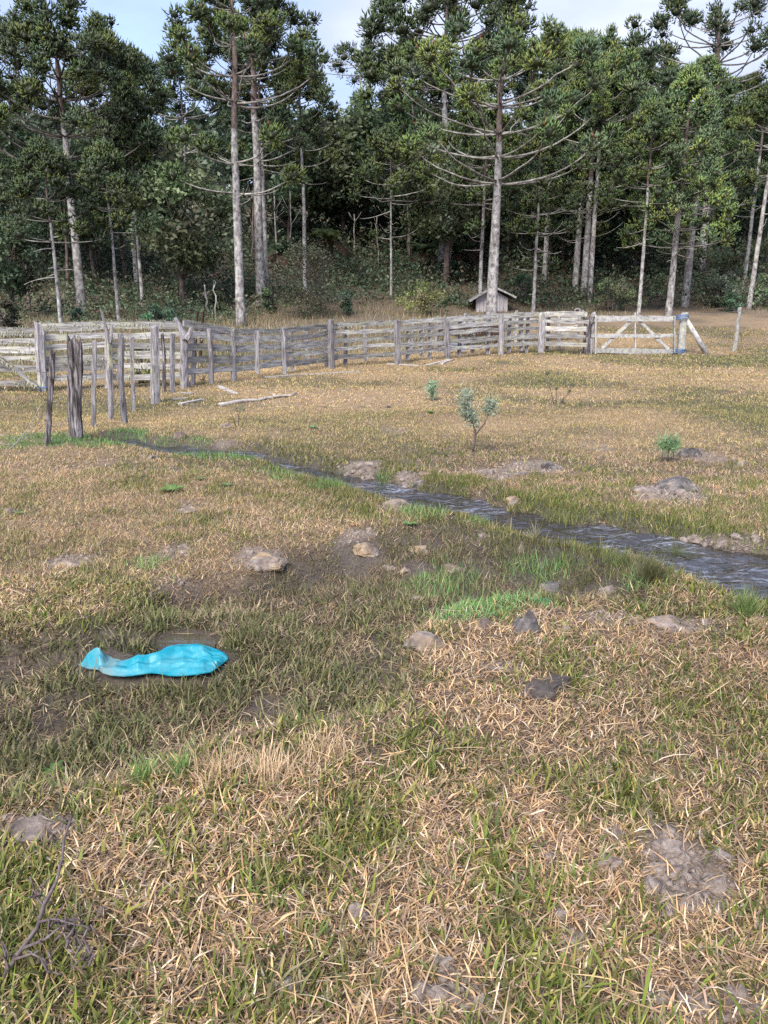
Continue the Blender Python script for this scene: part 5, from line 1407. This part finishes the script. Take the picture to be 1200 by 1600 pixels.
# ------------------------------------------------------------------ the blue sack
def sack():
    m, n, l, b = new_mat('blue_woven_plastic')
    tc = n.new('ShaderNodeTexCoord')
    at_ = n.new('ShaderNodeAttribute'); at_.attribute_name = 'dirt'
    no = n.new('ShaderNodeTexNoise'); no.inputs['Scale'].default_value = 14; no.inputs['Detail'].default_value = 8; no.inputs['Roughness'].default_value = .7
    l.new(tc.outputs['Object'], no.inputs['Vector'])
    r = ramp_node(n, [(.3, (.001, .22, .31)), (.55, (.002, .31, .41)), (.75, (.02, .40, .49))]); l.new(no.outputs['Fac'], r.inputs['Fac'])
    mul = n.new('ShaderNodeMath'); mul.operation = 'MULTIPLY_ADD'; mul.inputs[1].default_value = 1.6; mul.inputs[2].default_value = -.82
    l.new(no.outputs['Fac'], mul.inputs[0])
    ad = n.new('ShaderNodeMath'); ad.operation = 'ADD'; ad.use_clamp = True; l.new(mul.outputs[0], ad.inputs[0]); l.new(at_.outputs['Fac'], ad.inputs[1])
    mx = n.new('ShaderNodeMixRGB'); mx.inputs['Color2'].default_value = (.20, .26, .25, 1)
    l.new(ad.outputs[0], mx.inputs['Fac']); l.new(r.outputs['Color'], mx.inputs['Color1'])
    l.new(mx.outputs['Color'], b.inputs['Base Color']); b.inputs['Roughness'].default_value = .42
    wv = n.new('ShaderNodeTexNoise'); wv.inputs['Scale'].default_value = 60; wv.inputs['Detail'].default_value = 4
    l.new(tc.outputs['Object'], wv.inputs['Vector'])
    bp = n.new('ShaderNodeBump'); bp.inputs['Strength'].default_value = .35; bp.inputs['Distance'].default_value = .006
    l.new(wv.outputs['Fac'], bp.inputs['Height']); l.new(bp.outputs['Normal'], b.inputs['Normal'])
    t = n.new('ShaderNodeBsdfTranslucent'); l.new(mx.outputs['Color'], t.inputs['Color'])
    ms = n.new('ShaderNodeMixShader'); ms.inputs['Fac'].default_value = .18
    l.new(b.outputs['BSDF'], ms.inputs[1]); l.new(t.outputs['BSDF'], ms.inputs[2]); l.new(ms.outputs['Shader'], n['Material Output'].inputs['Surface'])
    # outline back edge / front edge in ground coordinates, from the photo
    back = [(124, 1046), (140, 1034), (158, 1024), (175, 1024), (192, 1026), (210, 1030), (225, 1030), (250, 1026), (280, 1022), (310, 1019), (340, 1019), (352, 1024), (357, 1034)]
    front = [(124, 1047), (140, 1054), (155, 1058), (162, 1066), (175, 1073), (195, 1074), (215, 1072), (240, 1070), (265, 1069), (290, 1071), (310, 1074), (332, 1068), (357, 1037)]
    N, Mv = 130, 44
    bk = np.array([ground(*p)[:2] for p in back]); fr = np.array([ground(*p)[:2] for p in front])
    tb = np.linspace(0, 1, len(back)); U = np.linspace(0, 1, N)
    BK = np.column_stack([np.interp(U, tb, bk[:, k]) for k in (0, 1)]); FR = np.column_stack([np.interp(U, tb, fr[:, k]) for k in (0, 1)])
    W_ = np.linspace(0, 1, Mv)
    X = FR[:, None] * (1 - W_)[None, :, None] + BK[:, None] * W_[None, :, None]
    gz = np.median(H(X[..., 0], X[..., 1]), axis=1, keepdims=True)
    gz = np.convolve(np.pad(gz.ravel(), 8, 'edge'), np.ones(17) / 17, 'valid')[:, None] + .012
    prof = np.sin(math.pi * W_) ** .55
    hgt = np.interp(U, [0, .08, .2, .3, .42, .6, .8, .93, 1], [.006, .024, .038, .036, .034, .040, .038, .026, .005])
    Z = gz + hgt[:, None] * prof[None]
    # creases: folds running along and across
    x, y = X[..., 0], X[..., 1]
    left = sstep(.46, .24, U)[:, None]
    rs = np.random.default_rng(5); fold = np.zeros_like(x)
    for f_, am in ((3.0, .016), (4.2, .013), (5.5, .010), (7.5, .008), (10.0, .006), (14.0, .004), (19.0, .003)):
        th = rs.uniform(0, math.pi); ph = rs.uniform(0, 1)
        w_ = (x * math.cos(th) + y * 1.4 * math.sin(th)) * f_ + ph + .35 * fbm(x, y, .30, 1, int(f_ * 10))
        fold += am * (1 - 2 * np.abs(w_ - np.floor(w_) - .5) * 2) * sstep(-.3, .5, fbm(x, y, .18, 1, int(f_ * 10) + 3))
    env = (np.sin(math.pi * W_) ** .8)[None]
    Z = Z + env * (fold * (1.5 + 1.0 * left) - .012)
    long_ = np.abs((2.2 * W_[None] + .8 * U[:, None] + .2 * fbm(x, y, .25, 1, 37)) % 1 - .5) * 2
    Z = Z + .020 * (long_ - .5) * (sstep(.30, .42, U) * sstep(1.0, .75, U))[:, None] * env
    Z = np.maximum(Z, gz + .006)
    Zb = np.minimum(gz + .004, Z - .004)
    org = X.mean((0, 1)); o3 = np.array([org[0], org[1], gz.mean()])
    top = np.concatenate([X, Z[..., None]], -1).reshape(-1, 3) - o3; bot = np.concatenate([X, Zb[..., None] * np.ones_like(Z)[..., None]], -1).reshape(-1, 3) - o3
    id_ = np.arange(N * Mv).reshape(N, Mv)
    F = [tuple(q) for q in np.stack([id_[:-1, :-1], id_[1:, :-1], id_[1:, 1:], id_[:-1, 1:]], -1).reshape(-1, 4)]
    K = N * Mv
    F += [tuple(int(i) + K for i in q[::-1]) for q in F]
    ring = list(id_[:, 0]) + list(id_[-1, 1:]) + list(id_[::-1, -1][1:]) + list(id_[0, ::-1][1:-1])
    F += [(ring[i], ring[(i + 1) % len(ring)], ring[(i + 1) % len(ring)] + K, ring[i] + K) for i in range(len(ring))]
    mb = MB(); mb.add(np.vstack([top, bot]), F); me = mb.mesh('plastic_sack', m, False)
    a_ = me.attributes.new('dirt', 'FLOAT', 'POINT')
    dv = (np.clip(.12 + .3 * np.clip(fbm(x, y, .12, 3, 44), 0, 1) + .75 * np.exp(-((U[:, None] - .27) / .10) ** 2) * (.4 + .6 * W_[None]) + .5 * sstep(.25, 0, W_)[None] * sstep(.6, .2, U)[:, None], 0, 1)).ravel()
    a_.data.foreach_set('value', np.concatenate([dv, dv]).astype(np.float32))
    o = obj('plastic_sack', me, None, o3)
    tag(o, 'crumpled bright blue plastic sack lying in the muddy hollow', 'sack')
    return X
SACK = sack().reshape(-1, 2)

# ------------------------------------------------------------------ grass
rng = np.random.default_rng(4242)
DRY = np.array([[.59, .41, .22], [.52, .32, .165], [.65, .49, .31], [.45, .28, .16], [.57, .39, .20], [.30, .20, .14], [.62, .50, .38], [.21, .145, .11], [.36, .25, .17]])
GRN = np.array([[.13, .168, .030], [.175, .20, .038], [.105, .148, .032], [.225, .225, .05], [.13, .165, .05], [.16, .155, .06]])
WETG = np.array([[.115, .135, .042], [.15, .155, .06], [.20, .185, .09], [.10, .115, .05]])
WETD = np.array([[.28, .20, .115], [.20, .14, .095], [.40, .30, .18], [.13, .095, .075], [.46, .36, .23]])
GOLD = np.array([[.62, .42, .22], [.56, .35, .18], [.65, .49, .28], [.50, .38, .175], [.38, .34, .14]])
LUSHC = np.array([[.16, .31, .10], [.19, .34, .10], [.16, .30, .13], [.24, .33, .10]])
sx0, sx1 = SACK.min(0), SACK.max(0)
def grow(y0, y1, dens, seg, L_, W_, name, sizecl=.03, per=5):
    hw1 = .5 * (y1 * cp + CAM_H * sp) + .7
    n = int(dens * 2 * hw1 * (y1 - y0) / per)
    cx = rng.uniform(-hw1, hw1, n); cy = rng.uniform(y0, y1, n)
    ok = np.abs(cx) < .5 * (cy * cp + CAM_H * sp) + .7
    cx, cy = cx[ok], cy[ok]
    # tufts
    k = len(cx); x = np.repeat(cx, per) + rng.normal(size=k * per) * sizecl; y = np.repeat(cy, per) + rng.normal(size=k * per) * sizecl
    tg = np.repeat(rng.random(k), per); taz = np.repeat(rng.uniform(0, 6.283, k), per); tlen = np.repeat(rng.uniform(.75, 1.25, k), per)
    dry, wet, bare, lush, gold, near = fields(x, y)
    st = look(G_STREAM, x, y); pl = look(G_POOL, x, y)
    keep = rng.random(len(x)) > np.clip(bare * 1.02, 0, .97)
    keep &= (st > -.02 + .10 * rng.random(len(x))) | ((rng.random(len(x)) < .035) & (st > -.25))
    keep &= rng.random(len(x)) > wild(x, y) * .8
    keep &= (pl > .03) | (rng.random(len(x)) < .02)
    keep &= rng.random(len(x)) > .65 * wet * (fbm(x, y, .28, 2, 80) < -.30)
    if y0 < 4:      # nothing grows through the sack
        near_s = ((x > sx0[0] - .05) & (x < sx1[0] + .05) & (y > sx0[1] - .05) & (y < sx1[1] + .05))
        i_ = np.where(near_s)[0]
        if len(i_):
            d = np.min((x[i_, None] - SACK[None, ::3, 0]) ** 2 + (y[i_, None] - SACK[None, ::3, 1]) ** 2, 1)
            keep[i_] &= d > .028 ** 2
    x, y, tg, taz, tlen, dry, wet, bare, lush, gold, near = [a[keep] for a in (x, y, tg, taz, tlen, dry, wet, bare, lush, gold, near)]
    N = len(x)
    isdry = (tg * .7 + rng.random(N) * .3) < dry * .92
    isl = rng.random(N) < lush * np.where(y > 8, 1.0, .75)
    isdry &= ~isl
    def pick(T_): return T_[rng.integers(len(T_), size=N)]
    cd = np.where((rng.random(N) < wet)[:, None], pick(WETD), np.where((rng.random(N) < gold)[:, None], pick(GOLD), pick(DRY)))
    cg = np.where((rng.random(N) < wet)[:, None], pick(WETG), np.where((rng.random(N) < gold * .75)[:, None], pick(np.array([[.30, .265, .11], [.36, .31, .14], [.24, .225, .085]])), pick(GRN)))
    cg = np.where(isl[:, None], pick(LUSHC), cg)
    colr = np.where(isdry[:, None], cd, cg) * rng.uniform(.50, 1.28, (N, 1))
    tint = 1 + .22 * fbm(x, y, 2.3, 2, 85) + .14 * fbm(x, y, .5, 2, 86); colr = colr * tint[:, None]
    tip = np.where(((rng.random(N) < .35) & ~isl)[:, None], colr * .4 + cd * .6, colr * 1.08)
    tilt = np.where(isdry, rng.uniform(.65, 1.5, N), np.abs(rng.normal(size=N)) * .42 + .22)
    tilt = np.where(gold > .5, tilt * .9, tilt)
    az = np.where(isdry, rng.uniform(0, 6.283, N), taz + rng.normal(size=N) * 1.5)
    L = L_ * tlen * (1 + .30 * wet + .15 * near * (1 - wet)) * rng.lognormal(0, .33, N) * np.where(isdry, .88, 1.0) * np.where(isl, 1.1, 1) * (1 - .25 * gold)
    W = W_ * rng.uniform(.6, 1.3, N) * np.where(isdry, .72, 1.1) * np.where(isl, .6 if y0 < 4 else 1.0, 1)
    B_ = np.column_stack([x, y, H(x, y) - .004 + np.where(isdry, rng.uniform(0, .018, N), 0)])
    V, F, C = blades(B_, az, np.clip(tilt, 0, 1.52), L, W, rng, seg, colr, .9, tip)
    o = obj(name, mesh_np(name, V, F, M_GRASS, C))
    return o
lab = ['coarse mixed green and straw grass of the near bank', 'short green and straw grass around the wet hollow and brook', 'grazed yellowing grass beyond the brook', 'golden grazed turf in front of the fence']
Z = [(0.75, 2.4, 14500, 2, .052, .0066), (2.4, 4.4, 9500, 2, .046, .0064), (4.4, 7.5, 7600, 1, .046, .0078), (7.5, 13.0, 2700, 1, .046, .0115), (13, 20, 800, 1, .055, .022), (20, 33, 380, 1, .065, .034)]
root_g = None
for i, (a, b, d, sg, l_, w_) in enumerate(Z):
    o = grow(a, b, d, sg, l_, w_, 'grass', .018 + .004 * i)
    tag(o, ['coarse mixed green and straw grass right before the camera', 'green and straw turf around the wet hollow and the sack', 'short grass along the near bank of the brook', 'yellowing grass along the far bank of the brook', 'golden grazed turf before the corral fence', 'golden turf around the gate and behind the fence'][i], kind='stuff')

# matted thatch between the blades
n = 130000
y = .8 + 4.6 * rng.random(n) ** 1.25; x = rng.uniform(-1, 1, n) * (.5 * (y * cp + CAM_H * sp) + .6)
dry, wet, bare, lush, gold, near = fields(x, y)
k = (rng.random(n) < (.35 + .65 * dry) * (1 - .6 * lush) * (1 - .75 * bare)) & (look(G_STREAM, x, y) > .1) & (look(G_POOL, x, y) > .04)
k &= ~((x > sx0[0] - .03) & (x < sx1[0] + .03) & (y > sx0[1] - .02) & (y < sx1[1] + .03))
x, y, wet = x[k], y[k], wet[k]; n = len(x)
THT = np.array([[.42, .29, .18], [.34, .22, .14], [.26, .175, .12], [.50, .38, .26], [.20, .145, .105], [.46, .30, .17]])
V, F, C = blades(np.column_stack([x, y, H(x, y) + rng.uniform(.001, .014, n)]), rng.uniform(0, 6.283, n), rng.uniform(1.25, 1.62, n), rng.uniform(.018, .052, n), rng.uniform(.003, .006, n), rng, 1, THT[rng.integers(len(THT), size=n)] * rng.uniform(.4, .95, (n, 1)) * (1 - .35 * wet[:, None]), .2)
tag(obj('thatch', mesh_np('thatch', V, F, M_GRASS, C)), 'matted dead grass lying between the blades', kind='stuff')

# long loose straws over the near turf
n = 2200
y = rng.uniform(.9, 4.2, n); x = rng.uniform(-1, 1, n) * (.5 * (y * cp + CAM_H * sp) + .5)
dry, wet, bare, lush, gold, near = fields(x, y)
k = rng.random(n) < (1 - .8 * wet) * (1 - .8 * lush); x, y = x[k], y[k]; n = len(x)
ds = np.array([np.min((x - a) ** 2 + (y - b) ** 2) for a, b in SACK[:1]])
ins = (x > sx0[0] - .1) & (x < sx1[0] + .1) & (y > sx0[1] - .1) & (y < sx1[1] + .1)
x, y = x[~ins], y[~ins]; n = len(x)
V, F, C = blades(np.column_stack([x, y, H(x, y) + rng.uniform(.008, .03, n)]), rng.uniform(0, 6.283, n), rng.uniform(1.15, 1.6, n), rng.uniform(.07, .17, n), rng.uniform(.0022, .0045, n), rng, 4, DRY[rng.integers(len(DRY), size=n)] * rng.uniform(.85, 1.3, (n, 1)), .35)
tag(obj('straw', mesh_np('straw', V, F, M_GRASS, C)), 'loose dry straws lying over the turf', kind='stuff')

# tall dry grass and bracken litter on the slope behind the fence
n = 120000
y = rng.uniform(19, 48, n); x = rng.uniform(-.6, .6, n) * y
d = fbm(x, y, 3.5, 3, 88)
k = rng.random(n) < np.clip(.6 + d - .02 * (y - 36), .03, 1) * wild(x, y); x, y = x[k], y[k]; n = len(x)
t_ = rng.random(n)[:, None]; gd = np.clip(.42 + .5 * fbm(x, y, 5.0, 2, 91) + .16 * sstep(-8, 3, x), .05, .85)[:, None]; colr = np.where(t_ < gd, np.array([[.40, .31, .19]]), np.where(t_ < gd + (1 - gd) * .55, np.array([[.22, .165, .115]]), np.array([[.17, .20, .085]]))) * rng.uniform(.6, 1.3, (n, 1))
V, F, C = blades(np.column_stack([x, y, H(x, y) - .02]), rng.uniform(0, 6.283, n), np.abs(rng.normal(size=n)) * .5 + .1, rng.uniform(.12, .38, n) * (.75 + .5 * (x < 3)), np.full(n, .028), rng, 1, colr, .5)
tag(obj('tall_grass', mesh_np('tall_grass', V, F, M_GRASS, C)), 'tall dry grass at the foot of the wood', kind='stuff')

# soil crumbs in the bare patches
n = 90000
y = 1.1 + 7.0 * rng.random(n) ** 1.6; x = rng.uniform(-1, 1, n) * (.5 * (y * cp + CAM_H * sp) + .4)
bare = look(G_BARE, x, y, 0.0); wt_ = look(G_WET, x, y)
k = (rng.random(n) < bare * .9) & (wt_ > .05); x, y = x[k], y[k]; n = len(x)
V0, F0 = V_ICO, F_ICO
s_ = rng.lognormal(-5.2, .6, n) * (1 + .12 * (y - 1)); J = 1 + .28 * rng.normal(size=(n, len(V0), 1))
V = (V0[None] * J * s_[:, None, None] * [1, 1, .8]) + np.column_stack([x, y, H(x, y)])[:, None]
F = (F0[None] + len(V0) * np.arange(n)[:, None, None]).reshape(-1, 3)
C = np.repeat(np.array([[.30, .25, .21]]) * rng.uniform(.6, 1.4, (n, 1)), len(V0), 0)
tag(obj('soil_crumbs', mesh_np('soil_crumbs', V.reshape(-1, 3), F, M_CLOD, C)), 'crumbled dry soil in the bare patches', kind='stuff')
